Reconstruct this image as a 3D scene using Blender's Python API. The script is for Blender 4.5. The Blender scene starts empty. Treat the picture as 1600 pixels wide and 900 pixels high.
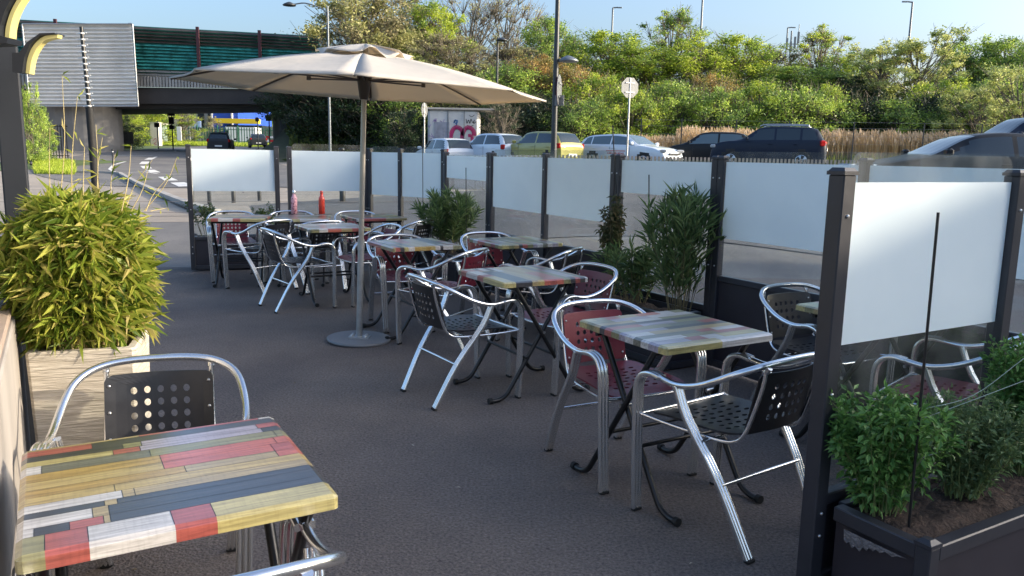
import bpy, bmesh, math, random
from mathutils import Vector, Matrix, noise
R = math.radians
rnd = random.Random(7)
C = bpy.context.scene.collection
scene = bpy.context.scene

# ------------------------------------------------------------------ camera, world, sun, exposure
CAM_H = 1.473
PITCH = 0.166
ROLL = 0.019
cam_d = bpy.data.cameras.new('camera'); cam_d.sensor_width = 36; cam_d.lens = 1245 / 1600 * 36
cam_d.clip_start = 0.05; cam_d.clip_end = 3000
cam = bpy.data.objects.new('camera', cam_d); C.objects.link(cam)
fw = Vector((0, math.cos(PITCH), -math.sin(PITCH)))
u0 = Vector((0, math.sin(PITCH), math.cos(PITCH))); r0 = Vector((1, 0, 0))
rx = math.cos(ROLL) * r0 + math.sin(ROLL) * u0
up = -math.sin(ROLL) * r0 + math.cos(ROLL) * u0
cam.matrix_world = Matrix(((rx.x, up.x, -fw.x, 0), (rx.y, up.y, -fw.y, 0), (rx.z, up.z, -fw.z, CAM_H), (0, 0, 0, 1)))
scene.camera = cam

SUN_AZ = R(93)      # clockwise from +Y
SUN_EL = R(18.5)
world = bpy.data.worlds.new('World'); scene.world = world; world.use_nodes = True
nt = world.node_tree; bg = nt.nodes['Background']
sky = nt.nodes.new('ShaderNodeTexSky'); sky.sky_type = 'NISHITA'; sky.sun_disc = False
sky.sun_elevation = SUN_EL; sky.sun_rotation = SUN_AZ
sky.air_density = 1.0; sky.dust_density = 5.0; sky.ozone_density = 3.2
nt.links.new(sky.outputs[0], bg.inputs[0]); bg.inputs[1].default_value = 0.15
sun_d = bpy.data.lights.new('sun', 'SUN'); sun_d.energy = 2.5; sun_d.angle = R(0.55); sun_d.color = (1.0, 0.86, 0.66)
sun = bpy.data.objects.new('sun', sun_d); C.objects.link(sun)
sdir = Vector((math.sin(SUN_AZ) * math.cos(SUN_EL), math.cos(SUN_AZ) * math.cos(SUN_EL), math.sin(SUN_EL)))
sun.rotation_euler = sdir.to_track_quat('Z', 'Y').to_euler()
scene.view_settings.view_transform = 'Standard'; scene.view_settings.look = 'None'
scene.view_settings.exposure = 1.4; scene.view_settings.gamma = 1.0
scene.view_settings.use_curve_mapping = False
scene.render.engine = 'CYCLES'
scene.cycles.max_bounces = 8; scene.cycles.transparent_max_bounces = 24
scene.cycles.use_denoising = True

# ------------------------------------------------------------------ ground shape and pixel rays (for surveying positions)
def lerp_tab(t, tab):
    if t <= tab[0][0]: return tab[0][1]
    for (a, va), (b, vb) in zip(tab, tab[1:]):
        if t <= b:
            f = (t - a) / (b - a); return va + (vb - va) * f
    return tab[-1][1]
def sm(t): t = max(0, min(1, t)); return t * t * (3 - 2 * t)
RT = [(10.2, 0), (11.6, .25), (15, .68), (20, .9), (33, 1.08), (60, 1.3), (100, 1.9), (500, 6)]
LT = [(11, 0), (15, .16), (38, .4), (60, 1.15), (100, 1.9), (500, 6)]
def zt(x, y):
    t = sm((x + 15) / 18)
    return lerp_tab(y, LT) * (1 - t) + lerp_tab(y, RT) * t
def ray(px, py): return ((px - 800) / 1245) * rx - ((py - 450) / 1245) * up + fw
CP = Vector((0, 0, CAM_H))
def at_z(px, py, z=0.0): d = ray(px, py); return CP + d * ((z - CAM_H) / d.z)
def at_y(px, py, Y): d = ray(px, py); return CP + d * (Y / d.y)
def gnd(px, py):
    d = ray(px, py); t = 3.0
    while t < 400:
        p = CP + d * t
        if p.z < zt(p.x, p.y): return Vector((p.x, p.y, zt(p.x, p.y)))
        t += .05 + t * .001
    return p
def onground(px, Y, dz=0):
    p = at_y(px, 240, Y); return Vector((p.x, Y, zt(p.x, Y) + dz))

# ------------------------------------------------------------------ materials
def new_mat(name):
    m = bpy.data.materials.new(name); m.use_nodes = True
    return m, m.node_tree, m.node_tree.nodes['Principled BSDF']
def mat(name, col, rough=.6, metal=0., var=.0, scale=8., bump=0., bscale=None, coat=0., spec=.5, col2=None, detail=6., stretch=None, sheen=0.):
    m, t, b = new_mat(name)
    b.inputs['Roughness'].default_value = rough; b.inputs['Metallic'].default_value = metal
    b.inputs['Specular IOR Level'].default_value = spec
    b.inputs['Coat Weight'].default_value = coat
    b.inputs['Base Color'].default_value = (*col, 1)
    tc = t.nodes.new('ShaderNodeTexCoord'); mp = t.nodes.new('ShaderNodeMapping')
    t.links.new(tc.outputs['Object'], mp.inputs[0])
    if stretch: mp.inputs['Scale'].default_value = stretch
    if var or col2:
        n = t.nodes.new('ShaderNodeTexNoise'); n.inputs['Scale'].default_value = scale; n.inputs['Detail'].default_value = detail
        n.inputs['Roughness'].default_value = .65
        t.links.new(mp.outputs[0], n.inputs['Vector'])
        r = t.nodes.new('ShaderNodeValToRGB')
        c1 = tuple(max(0, c * (1 - var)) for c in col); c2 = col2 or tuple(min(1, c * (1 + var)) for c in col)
        r.color_ramp.elements[0].position = .32; r.color_ramp.elements[1].position = .68
        r.color_ramp.elements[0].color = (*c1, 1); r.color_ramp.elements[1].color = (*c2, 1)
        t.links.new(n.outputs['Fac'], r.inputs[0]); t.links.new(r.outputs[0], b.inputs['Base Color'])
        mr = t.nodes.new('ShaderNodeMapRange'); mr.inputs[3].default_value = max(0.02, rough - .1); mr.inputs[4].default_value = min(1, rough + .1)
        t.links.new(n.outputs['Fac'], mr.inputs[0]); t.links.new(mr.outputs[0], b.inputs['Roughness'])
    if bump:
        n2 = t.nodes.new('ShaderNodeTexNoise'); n2.inputs['Scale'].default_value = bscale or scale * 3; n2.inputs['Detail'].default_value = 5
        t.links.new(mp.outputs[0], n2.inputs['Vector'])
        bp = t.nodes.new('ShaderNodeBump'); bp.inputs['Strength'].default_value = bump; bp.inputs['Distance'].default_value = .02
        t.links.new(n2.outputs['Fac'], bp.inputs['Height']); t.links.new(bp.outputs[0], b.inputs['Normal'])
    return m
def leaf_mat(name, cols, trans=.45, rough=.45):
    """leaf material: each leaf (mesh island) takes its own tone between the given colours"""
    m, t, b = new_mat(name)
    g = t.nodes.new('ShaderNodeNewGeometry'); r = t.nodes.new('ShaderNodeValToRGB')
    el = r.color_ramp.elements
    el[0].color = (*cols[0], 1); el[1].color = (*cols[-1], 1)
    for k, c in enumerate(cols[1:-1]):
        e = el.new((k + 1) / (len(cols) - 1)); e.color = (*c, 1)
    t.links.new(g.outputs['Random Per Island'], r.inputs[0]); t.links.new(r.outputs[0], b.inputs['Base Color'])
    b.inputs['Roughness'].default_value = rough; b.inputs['Specular IOR Level'].default_value = .35
    tr = t.nodes.new('ShaderNodeBsdfTranslucent')
    t.links.new(r.outputs[0], tr.inputs[0]); mx = t.nodes.new('ShaderNodeMixShader'); mx.inputs[0].default_value = trans
    t.links.new(b.outputs[0], mx.inputs[1]); t.links.new(tr.outputs[0], mx.inputs[2])
    t.links.new(mx.outputs[0], t.nodes['Material Output'].inputs[0])
    return m
def clear_mat(name, tint=(.93, .96, .96), refl=1.0, dirt=.05, dscale=6.):
    m, t, b = new_mat(name); t.nodes.remove(b)
    tr = t.nodes.new('ShaderNodeBsdfTransparent'); tr.inputs[0].default_value = (*tint, 1)
    gl = t.nodes.new('ShaderNodeBsdfGlossy'); gl.inputs['Roughness'].default_value = .03
    df = t.nodes.new('ShaderNodeBsdfDiffuse'); df.inputs[0].default_value = (.6, .6, .58, 1)
    fr = t.nodes.new('ShaderNodeLayerWeight'); fr.inputs[0].default_value = .5
    pw = t.nodes.new('ShaderNodeMath'); pw.operation = 'POWER'; pw.inputs[1].default_value = 4.5; t.links.new(fr.outputs['Facing'], pw.inputs[0])
    ml = t.nodes.new('ShaderNodeMath'); ml.operation = 'MULTIPLY_ADD'; ml.inputs[1].default_value = .8 * refl; ml.inputs[2].default_value = .035 * refl
    t.links.new(pw.outputs[0], ml.inputs[0])
    n = t.nodes.new('ShaderNodeTexNoise'); n.inputs['Scale'].default_value = dscale; n.inputs['Detail'].default_value = 6
    tc = t.nodes.new('ShaderNodeTexCoord'); t.links.new(tc.outputs['Object'], n.inputs['Vector'])
    mr = t.nodes.new('ShaderNodeMapRange'); mr.inputs[1].default_value = .35; mr.inputs[2].default_value = .75
    mr.inputs[3].default_value = dirt * .3; mr.inputs[4].default_value = dirt * 2
    t.links.new(n.outputs['Fac'], mr.inputs[0])
    m1 = t.nodes.new('ShaderNodeMixShader'); m2 = t.nodes.new('ShaderNodeMixShader')
    t.links.new(mr.outputs[0], m1.inputs[0]); t.links.new(tr.outputs[0], m1.inputs[1]); t.links.new(df.outputs[0], m1.inputs[2])
    t.links.new(ml.outputs[0], m2.inputs[0]); t.links.new(m1.outputs[0], m2.inputs[1]); t.links.new(gl.outputs[0], m2.inputs[2])
    t.links.new(m2.outputs[0], t.nodes['Material Output'].inputs[0])
    return m
M = {}
# asphalt of the terrace, with aggregate speckle, stains and pale specks
def asphalt(name, base, dark, speck=.5, bump=.5):
    m, t, b = new_mat(name)
    tc = t.nodes.new('ShaderNodeTexCoord')
    n1 = t.nodes.new('ShaderNodeTexNoise'); n1.inputs['Scale'].default_value = 1.1; n1.inputs['Detail'].default_value = 9; n1.inputs['Roughness'].default_value = .7
    n2 = t.nodes.new('ShaderNodeTexNoise'); n2.inputs['Scale'].default_value = 75; n2.inputs['Detail'].default_value = 6; n2.inputs['Roughness'].default_value = .75
    v = t.nodes.new('ShaderNodeTexVoronoi'); v.inputs['Scale'].default_value = 95
    for n in (n1, n2, v): t.links.new(tc.outputs['Object'], n.inputs['Vector'])
    r = t.nodes.new('ShaderNodeValToRGB'); r.color_ramp.elements[0].position = .3; r.color_ramp.elements[1].position = .72
    r.color_ramp.elements[0].color = (*dark, 1); r.color_ramp.elements[1].color = (*base, 1)
    t.links.new(n1.outputs['Fac'], r.inputs[0])
    r2 = t.nodes.new('ShaderNodeValToRGB'); r2.color_ramp.elements[0].position = .35; r2.color_ramp.elements[1].position = .7
    r2.color_ramp.elements[0].color = (1 - speck, 1 - speck, 1 - speck, 1); r2.color_ramp.elements[1].color = (1 + speck, 1 + speck, 1 + speck, 1)
    t.links.new(n2.outputs['Fac'], r2.inputs[0])
    mx = t.nodes.new('ShaderNodeMix'); mx.data_type = 'RGBA'; mx.blend_type = 'MULTIPLY'; mx.inputs[0].default_value = 1
    t.links.new(r.outputs[0], mx.inputs[6]); t.links.new(r2.outputs[0], mx.inputs[7])
    n4 = t.nodes.new('ShaderNodeTexNoise'); n4.inputs['Scale'].default_value = .42; n4.inputs['Detail'].default_value = 4; n4.inputs['Distortion'].default_value = .8; t.links.new(tc.outputs['Object'], n4.inputs['Vector'])
    r4 = t.nodes.new('ShaderNodeValToRGB'); r4.color_ramp.elements[0].position = .38; r4.color_ramp.elements[1].position = .62; r4.color_ramp.elements[0].color = (.82, .82, .84, 1); r4.color_ramp.elements[1].color = (1.12, 1.1, 1.06, 1)
    t.links.new(n4.outputs['Fac'], r4.inputs[0])
    v2 = t.nodes.new('ShaderNodeTexVoronoi'); v2.inputs['Scale'].default_value = 5.5; v2.inputs['Randomness'].default_value = 1; t.links.new(tc.outputs['Object'], v2.inputs['Vector'])
    r5 = t.nodes.new('ShaderNodeValToRGB'); r5.color_ramp.elements[0].position = .03; r5.color_ramp.elements[1].position = .06; r5.color_ramp.elements[0].color = (.62, .6, .6, 1); r5.color_ramp.elements[1].color = (1, 1, 1, 1)
    t.links.new(v2.outputs['Distance'], r5.inputs[0])
    ma = t.nodes.new('ShaderNodeMix'); ma.data_type = 'RGBA'; ma.blend_type = 'MULTIPLY'; ma.inputs[0].default_value = 1
    mb_ = t.nodes.new('ShaderNodeMix'); mb_.data_type = 'RGBA'; mb_.blend_type = 'MULTIPLY'; mb_.inputs[0].default_value = 1
    t.links.new(mx.outputs[2], ma.inputs[6]); t.links.new(r4.outputs[0], ma.inputs[7]); t.links.new(ma.outputs[2], mb_.inputs[6]); t.links.new(r5.outputs[0], mb_.inputs[7])
    t.links.new(mb_.outputs[2], b.inputs['Base Color']); b.inputs['Roughness'].default_value = .82; b.inputs['Specular IOR Level'].default_value = .35
    bp = t.nodes.new('ShaderNodeBump'); bp.inputs['Strength'].default_value = bump; bp.inputs['Distance'].default_value = .006
    t.links.new(v.outputs['Distance'], bp.inputs['Height']); t.links.new(bp.outputs[0], b.inputs['Normal'])
    return m
M['terrace'] = asphalt('terrace asphalt', (.2, .166, .147), (.13, .11, .1), .55, .8)
M['road'] = asphalt('road asphalt', (.21, .2, .19), (.15, .145, .14), .25)
M['lot'] = asphalt('car park asphalt', (.16, .155, .155), (.11, .108, .11), .3)
M['pave'] = mat('beige pavement', (.34, .29, .235), .85, var=.14, scale=.8, bump=.3, bscale=60)
M['paint'] = mat('road paint', (.72, .70, .65), .6, var=.1, scale=9)
M['earth'] = mat('grassy earth', (.09, .13, .035), .9, var=.35, scale=.4, bump=.6, bscale=6)
M['kerb'] = mat('kerb stone', (.38, .36, .33), .8, var=.12, scale=5)
M['chrome'] = mat('polished aluminium', (.8, .81, .83), .2, .95)
M['alu'] = mat('ribbed aluminium', (.8, .8, .79), .2, .9)
M['black_pl'] = mat('black lacquered metal', (.014, .014, .017), .4, var=.3, scale=12, coat=.1)
M['red_pl'] = mat('burgundy lacquered metal', (.15, .013, .028), .42, var=.1, scale=10, coat=.15)
M['leg_black'] = mat('black powder coated tube', (.012, .012, .013), .33, var=.3, scale=20)
M['rubber'] = mat('black rubber', (.012, .012, .012), .75)
M['anth'] = mat('anthracite coated aluminium', (.035, .035, .042), .38, var=.12, scale=10, bump=.02)
M['anth_panel'] = mat('anthracite panel', (.03, .026, .033), .42, var=.2, scale=3)
M['steel'] = mat('galvanised steel', (.45, .46, .47), .42, .85, var=.15, scale=14)
M['bolt'] = mat('steel bolt', (.7, .7, .7), .3, 1.0)
M['pole_brown'] = mat('bronze anodised pole', (.46, .43, .39), .35, .7, var=.08, scale=9)
M['clear'] = clear_mat('clear acrylic', dirt=.05, refl=1.1)
M['soil'] = mat('dark potting soil', (.052, .032, .022), .95, var=.5, scale=24, bump=1., bscale=70)
M['cream_pot'] = None
M['white'] = mat('white paint', (.78, .78, .76), .5, var=.05, scale=5)
def film_mat():
    m, t, b = new_mat('frosted film')
    b.inputs['Specular IOR Level'].default_value = .5
    tc = t.nodes.new('ShaderNodeTexCoord'); n = t.nodes.new('ShaderNodeTexNoise'); n.inputs['Scale'].default_value = 3.5; n.inputs['Detail'].default_value = 8; n.inputs['Distortion'].default_value = .6
    t.links.new(tc.outputs['Object'], n.inputs['Vector']); r = t.nodes.new('ShaderNodeValToRGB'); r.color_ramp.elements[0].position = .3; r.color_ramp.elements[1].position = .7
    r.color_ramp.elements[0].color = (.8, .9, .95, 1); r.color_ramp.elements[1].color = (.86, .95, .99, 1)
    t.links.new(n.outputs['Fac'], r.inputs[0]); t.links.new(r.outputs[0], b.inputs['Base Color'])
    mr = t.nodes.new('ShaderNodeMapRange'); mr.inputs[3].default_value = .22; mr.inputs[4].default_value = .5; t.links.new(n.outputs['Fac'], mr.inputs[0]); t.links.new(mr.outputs[0], b.inputs['Roughness'])
    tr = t.nodes.new('ShaderNodeBsdfTranslucent'); tr.inputs[0].default_value = (.84, .87, .86, 1)
    mx = t.nodes.new('ShaderNodeMixShader'); mx.inputs[0].default_value = .3
    t.links.new(b.outputs[0], mx.inputs[1]); t.links.new(tr.outputs[0], mx.inputs[2])
    t.links.new(mx.outputs[0], t.nodes['Material Output'].inputs[0])
    return m
M['film'] = film_mat()
def pot_mat():
    m, t, b = new_mat('cream combed plaster')
    tc = t.nodes.new('ShaderNodeTexCoord'); mp = t.nodes.new('ShaderNodeMapping'); mp.inputs['Scale'].default_value = (2, 2, 26)
    t.links.new(tc.outputs['Object'], mp.inputs[0])
    n = t.nodes.new('ShaderNodeTexNoise'); n.inputs['Scale'].default_value = 5; n.inputs['Detail'].default_value = 5; n.inputs['Distortion'].default_value = .4
    t.links.new(mp.outputs[0], n.inputs['Vector'])
    r = t.nodes.new('ShaderNodeValToRGB'); r.color_ramp.elements[0].position = .3; r.color_ramp.elements[1].position = .62
    r.color_ramp.elements[0].color = (.4, .35, .28, 1); r.color_ramp.elements[1].color = (.6, .54, .45, 1)
    t.links.new(n.outputs['Fac'], r.inputs[0]); t.links.new(r.outputs[0], b.inputs['Base Color']); b.inputs['Roughness'].default_value = .75
    bp = t.nodes.new('ShaderNodeBump'); bp.inputs['Strength'].default_value = .9; bp.inputs['Distance'].default_value = .008
    t.links.new(n.outputs['Fac'], bp.inputs['Height']); t.links.new(bp.outputs[0], b.inputs['Normal'])
    return m
M['pot'] = pot_mat()
def plank_mat(along):
    """painted reclaimed planks: the colour of each plank comes from the mesh, the grain from noise"""
    m, t, b = new_mat('painted planks')
    at = t.nodes.new('ShaderNodeAttribute'); at.attribute_name = 'plank'
    tc = t.nodes.new('ShaderNodeTexCoord'); mp = t.nodes.new('ShaderNodeMapping')
    mp.inputs['Scale'].default_value = (1.2, 22, 22) if along == 'x' else (22, 1.2, 22)
    t.links.new(tc.outputs['Object'], mp.inputs[0])
    n = t.nodes.new('ShaderNodeTexNoise'); n.inputs['Scale'].default_value = 4; n.inputs['Detail'].default_value = 9; n.inputs['Roughness'].default_value = .7; n.inputs['Distortion'].default_value = .35
    t.links.new(mp.outputs[0], n.inputs['Vector'])
    mp2 = t.nodes.new('ShaderNodeMapping'); mp2.inputs['Scale'].default_value = (60, 6, 6)
    t.links.new(tc.outputs['Object'], mp2.inputs[0])
    n3 = t.nodes.new('ShaderNodeTexNoise'); n3.inputs['Scale'].default_value = 2.4; n3.inputs['Detail'].default_value = 5
    t.links.new(mp2.outputs[0], n3.inputs['Vector'])
    r = t.nodes.new('ShaderNodeValToRGB'); r.color_ramp.elements[0].position = .3; r.color_ramp.elements[1].position = .62
    r.color_ramp.elements[0].color = (.42, .4, .38, 1); r.color_ramp.elements[1].color = (1.08, 1.06, 1.04, 1)
    t.links.new(n.outputs['Fac'], r.inputs[0])
    r3 = t.nodes.new('ShaderNodeValToRGB'); r3.color_ramp.elements[0].position = .36; r3.color_ramp.elements[1].position = .5
    r3.color_ramp.elements[0].color = (.72, .72, .7, 1); r3.color_ramp.elements[1].color = (1, 1, 1, 1)
    t.links.new(n3.outputs['Fac'], r3.inputs[0])
    mx = t.nodes.new('ShaderNodeMix'); mx.data_type = 'RGBA'; mx.blend_type = 'MULTIPLY'; mx.inputs[0].default_value = 1
    t.links.new(at.outputs['Color'], mx.inputs[6]); t.links.new(r.outputs[0], mx.inputs[7])
    mx2 = t.nodes.new('ShaderNodeMix'); mx2.data_type = 'RGBA'; mx2.blend_type = 'MULTIPLY'; mx2.inputs[0].default_value = .35
    t.links.new(mx.outputs[2], mx2.inputs[6]); t.links.new(r3.outputs[0], mx2.inputs[7])
    t.links.new(mx2.outputs[2], b.inputs['Base Color']); b.inputs['Roughness'].default_value = .3; b.inputs['Specular IOR Level'].default_value = .6; b.inputs['Coat Weight'].default_value = 1.; b.inputs['Coat Roughness'].default_value = .2; b.inputs['Coat IOR'].default_value = 1.7
    bp = t.nodes.new('ShaderNodeBump'); bp.inputs['Strength'].default_value = .12; bp.inputs['Distance'].default_value = .003
    t.links.new(n.outputs['Fac'], bp.inputs['Height']); t.links.new(bp.outputs[0], b.inputs['Normal'])
    return m
M['plank'] = plank_mat('x')

# ------------------------------------------------------------------ mesh builder
class MB:
    def __init__(s): s.v = []; s.f = []; s.m = []; s.sm = []
    def add(s, vs, fs, mi=0, smooth=False):
        o = len(s.v); s.v += [tuple(p) for p in vs]
        for f in fs: s.f.append(tuple(i + o for i in f)); s.m.append(mi); s.sm.append(smooth)
        return s
    def box(s, c, d, rot=None, mi=0, taper=1.0, bev=0.0):
        hx, hy, hz = d[0] / 2, d[1] / 2, d[2] / 2
        P = []
        if bev <= 0:
            for z in (-hz, hz):
                k = taper if z > 0 else 1
                P += [(-hx * k, -hy * k, z), (hx * k, -hy * k, z), (hx * k, hy * k, z), (-hx * k, hy * k, z)]
            F = [(0, 3, 2, 1), (4, 5, 6, 7), (0, 1, 5, 4), (1, 2, 6, 5), (2, 3, 7, 6), (3, 0, 4, 7)]
        else:
            b = min(bev, hx * .9, hy * .9, hz * .9)
            rings = [(-hz, hx - b, hy - b), (-hz + b, hx, hy), (hz - b, hx, hy), (hz, hx - b, hy - b)]
            for z, a, q in rings:
                c1, c2 = max(a - b, a * .2), max(q - b, q * .2)
                P += [(-c1, -q, z), (c1, -q, z), (a, -c2, z), (a, c2, z), (c1, q, z), (-c1, q, z), (-a, c2, z), (-a, -c2, z)]
            F = [tuple(reversed(range(8))), tuple(range(24, 32))]
            for k in range(3):
                for i in range(8): F.append((k * 8 + i, k * 8 + (i + 1) % 8, k * 8 + 8 + (i + 1) % 8, k * 8 + 8 + i))
        mt = (rot if isinstance(rot, Matrix) else (Matrix.Rotation(rot, 3, 'Z') if rot else Matrix.Identity(3)))
        s.add([mt @ Vector(p) + Vector(c) for p in P], F, mi); return s
    def tube(s, path, r, seg=8, mi=0, closed=False, cap=True, smooth=True):
        path = [Vector(p) for p in path]; n = len(path)
        rs = r if isinstance(r, (list, tuple)) else [r] * n
        T = []
        for i in range(n):
            a = path[(i - 1) % n] if (i > 0 or closed) else path[0]; b = path[(i + 1) % n] if (i < n - 1 or closed) else path[-1]
            d = b - a; T.append(d.normalized() if d.length > 1e-9 else Vector((0, 0, 1)))
        N = T[0].orthogonal().normalized(); vs = []
        for i in range(n):
            N = (N - T[i] * N.dot(T[i])); N = N.normalized() if N.length > 1e-6 else T[i].orthogonal().normalized()
            B = T[i].cross(N)
            for k in range(seg):
                a = 2 * math.pi * k / seg; vs.append(path[i] + (N * math.cos(a) + B * math.sin(a)) * rs[i])
        fs = []
        for i in range(n if closed else n - 1):
            j = (i + 1) % n
            for k in range(seg): fs.append((i * seg + k, i * seg + (k + 1) % seg, j * seg + (k + 1) % seg, j * seg + k))
        s.add(vs, fs, mi, smooth)
        if cap and not closed:
            s.add(vs[:seg], [tuple(reversed(range(seg)))], mi); s.add(vs[-seg:], [tuple(range(seg))], mi)
        return s
    def sweep(s, path, prof, lat, mi=0, smooth=True):
        """profile (a,b) swept: a along the fixed lateral axis, b across"""
        path = [Vector(p) for p in path]; n = len(path); q = len(prof); lat = Vector(lat); vs = []
        for i in range(n):
            d = (path[min(i + 1, n - 1)] - path[max(i - 1, 0)]).normalized()
            N = (lat - d * lat.dot(d)).normalized(); B = d.cross(N)
            for a, b in prof: vs.append(path[i] + N * a + B * b)
        fs = []
        for i in range(n - 1):
            for k in range(q): fs.append((i * q + k, i * q + (k + 1) % q, (i + 1) * q + (k + 1) % q, (i + 1) * q + k))
        s.add(vs, fs, mi, smooth); s.add(vs[:q], [tuple(reversed(range(q)))], mi); s.add(vs[-q:], [tuple(range(q))], mi); return s
    def lathe(s, prof, c=(0, 0, 0), seg=24, mi=0, mt=None, smooth=True):
        c = Vector(c); vs = []
        for r, z in prof:
            for k in range(seg):
                a = 2 * math.pi * k / seg; p = Vector((r * math.cos(a), r * math.sin(a), z)); vs.append((mt @ p if mt else p) + c)
        fs = []
        for i in range(len(prof) - 1):
            for k in range(seg): fs.append((i * seg + k, i * seg + (k + 1) % seg, (i + 1) * seg + (k + 1) % seg, (i + 1) * seg + k))
        s.add(vs, fs, mi, smooth)
        s.add(vs[:seg], [tuple(reversed(range(seg)))], mi); s.add(vs[-seg:], [tuple(range(seg))], mi); return s
    def prism(s, poly, z0, z1, mi=0, mt=None):
        n = len(poly); vs = [Vector((p[0], p[1], z0)) for p in poly] + [Vector((p[0], p[1], z1)) for p in poly]
        if mt: vs = [mt @ v for v in vs]
        s.add(vs, [tuple(reversed(range(n))), tuple(range(n, 2 * n))] + [(i, (i + 1) % n, n + (i + 1) % n, n + i) for i in range(n)], mi); return s
    def quad(s, a, b, c, d, mi=0): s.add([a, b, c, d], [(0, 1, 2, 3)], mi); return s
    def mesh(s, name, mats):
        me = bpy.data.meshes.new(name); me.from_pydata([tuple(v) for v in s.v], [], s.f); 
        for m in (mats if isinstance(mats, (list, tuple)) else [mats]): me.materials.append(m)
        me.polygons.foreach_set('material_index', s.m); me.polygons.foreach_set('use_smooth', s.sm)
        me.update(); return me
    def build(s, name, mats, parent=None, loc=None, rz=0.):
        o = bpy.data.objects.new(name, s.mesh(name, mats)); C.objects.link(o)
        if parent: o.parent = parent
        if loc is not None: o.location = loc
        o.rotation_euler = (0, 0, rz); return o
def tag(o, label=None, cat=None, group=None, kind=None):
    if label: o['label'] = label
    if cat: o['category'] = cat
    if group: o['group'] = group
    if kind: o['kind'] = kind
    return o
def empty(name, loc, rz=0., label=None, cat=None, group=None):
    o = bpy.data.objects.new(name, None); C.objects.link(o); o.empty_display_size = .2
    o.location = loc; o.rotation_euler = (0, 0, rz); return tag(o, label, cat, group)
def copy_tree(o, parent=None):
    c = o.copy(); C.objects.link(c); c.parent = parent
    for ch in [x for x in o.children]: copy_tree(ch, c)
    return c
def crom(pts, n=6):
    pts = [Vector(p) for p in pts]; out = []
    P = [pts[0] * 2 - pts[1]] + pts + [pts[-1] * 2 - pts[-2]]
    for i in range(1, len(P) - 2):
        for k in range(n):
            t = k / n; a, b, c, d = P[i - 1], P[i], P[i + 1], P[i + 2]
            out.append(.5 * ((2 * b) + (c - a) * t + (2 * a - 5 * b + 4 * c - d) * t * t + (3 * b - a - 3 * c + d) * t ** 3))
    out.append(pts[-1]); return out
E1 = Vector((.864, .503, 0)); E2 = Vector((.503, -.864, 0)); AZ1 = math.atan2(.503, .864)

# ------------------------------------------------------------------ the setting: ground, road, pavement
def sheet(name, x0, x1, y0, y1, nx, ny, dz, m, fn=zt, kind='structure', power=1.0):
    mb = MB(); vs = []
    for j in range(ny + 1):
        v = (j / ny) ** power; y = y0 + (y1 - y0) * v
        for i in range(nx + 1):
            x = x0 + (x1 - x0) * i / nx; vs.append((x, y, fn(x, y) + dz))
    fs = [(j * (nx + 1) + i, j * (nx + 1) + i + 1, (j + 1) * (nx + 1) + i + 1, (j + 1) * (nx + 1) + i) for j in range(ny) for i in range(nx)]
    mb.add(vs, fs, 0, True); o = mb.build(name, m); tag(o, kind=kind); return o
def hill(x, y):
    """far ground: the road embankment rises behind the car park, right of the underpass"""
    b = zt(x, y)
    if y > 46:
        t = sm((y - 50) / 11) * sm((x + 17.5) / 1.5)
        b += t * 4.3
    return b
sheet('ground', -320, 320, -30, 900, 80, 90, -.03, M['earth'], lambda x, y: zt(x, y) - .35 * (1 - sm((y - 50) / 30)), power=2.2)
M['bankdirt'] = mat('dark bank soil', (.05, .055, .03), .95, var=.4, scale=.6, bump=.6, bscale=5)  # dark brown-green tone of the overgrown bank
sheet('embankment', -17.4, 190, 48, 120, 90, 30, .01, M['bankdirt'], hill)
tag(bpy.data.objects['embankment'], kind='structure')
def strip(name, pts, m, dz, n=1, kind='structure'):
    """polygon on the terrain, cut into a fan of small triangles that follow the slope"""
    bm = bmesh.new(); vs = [bm.verts.new((p[0], p[1], 0)) for p in pts]; bm.faces.new(vs)
    bmesh.ops.triangulate(bm, faces=bm.faces[:])
    for _ in range(n): bmesh.ops.subdivide_edges(bm, edges=bm.edges[:], cuts=1, use_grid_fill=True)
    for v in bm.verts: v.co.z = zt(v.co.x, v.co.y) + dz
    bm.normal_update()
    for f in bm.faces:
        if f.normal.z < 0: f.normal_flip()
    me = bpy.data.meshes.new(name); bm.to_mesh(me); bm.free(); me.materials.append(m)
    o = bpy.data.objects.new(name, me); C.objects.link(o); tag(o, kind=kind); return o
sheet('terrace_floor', -14, 12, -8, 9.9, 40, 40, 0, M['terrace'], lambda x, y: 0.0)
sheet('forecourt', -22, 14, 9.86, 13.2, 40, 10, -.004, M['road'], zt)
sheet('pavement', -60, 16, 13.1, 60, 60, 60, .0, M['pave'], zt)
# road: from the underpass it bends right across the front of the car park
def band(name, cl, w, m, dz, n=10, kind='structure'):
    cl = crom([Vector((p[0], p[1], 0)) for p in cl], n); mb = MB(); vs = []; K = 8
    for i, p in enumerate(cl):
        d = (cl[min(i + 1, len(cl) - 1)] - cl[max(i - 1, 0)]).normalized(); N = Vector((-d.y, d.x, 0))
        ww = w[0] + (w[1] - w[0]) * i / (len(cl) - 1) if isinstance(w, tuple) else w
        for k in range(K + 1):
            q = p + N * ww * (k / K - .5); vs.append((q.x, q.y, zt(q.x, q.y) + dz))
    mb.add(vs, [(i * (K + 1) + k, (i + 1) * (K + 1) + k, (i + 1) * (K + 1) + k + 1, i * (K + 1) + k + 1) for i in range(len(cl) - 1) for k in range(K)], 0, True)
    o = mb.build(name, m); return tag(o, kind=kind)
band('road', [(-38, 150), (-30, 100), (-24.5, 66), (-19.5, 45), (-9, 29), (6, 20.5), (26, 16), (60, 14)], (14, 9.5), M['road'], .012)
sheet('car_park', -9, 60, 24, 47, 60, 24, .008, M['lot'], zt)
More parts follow.
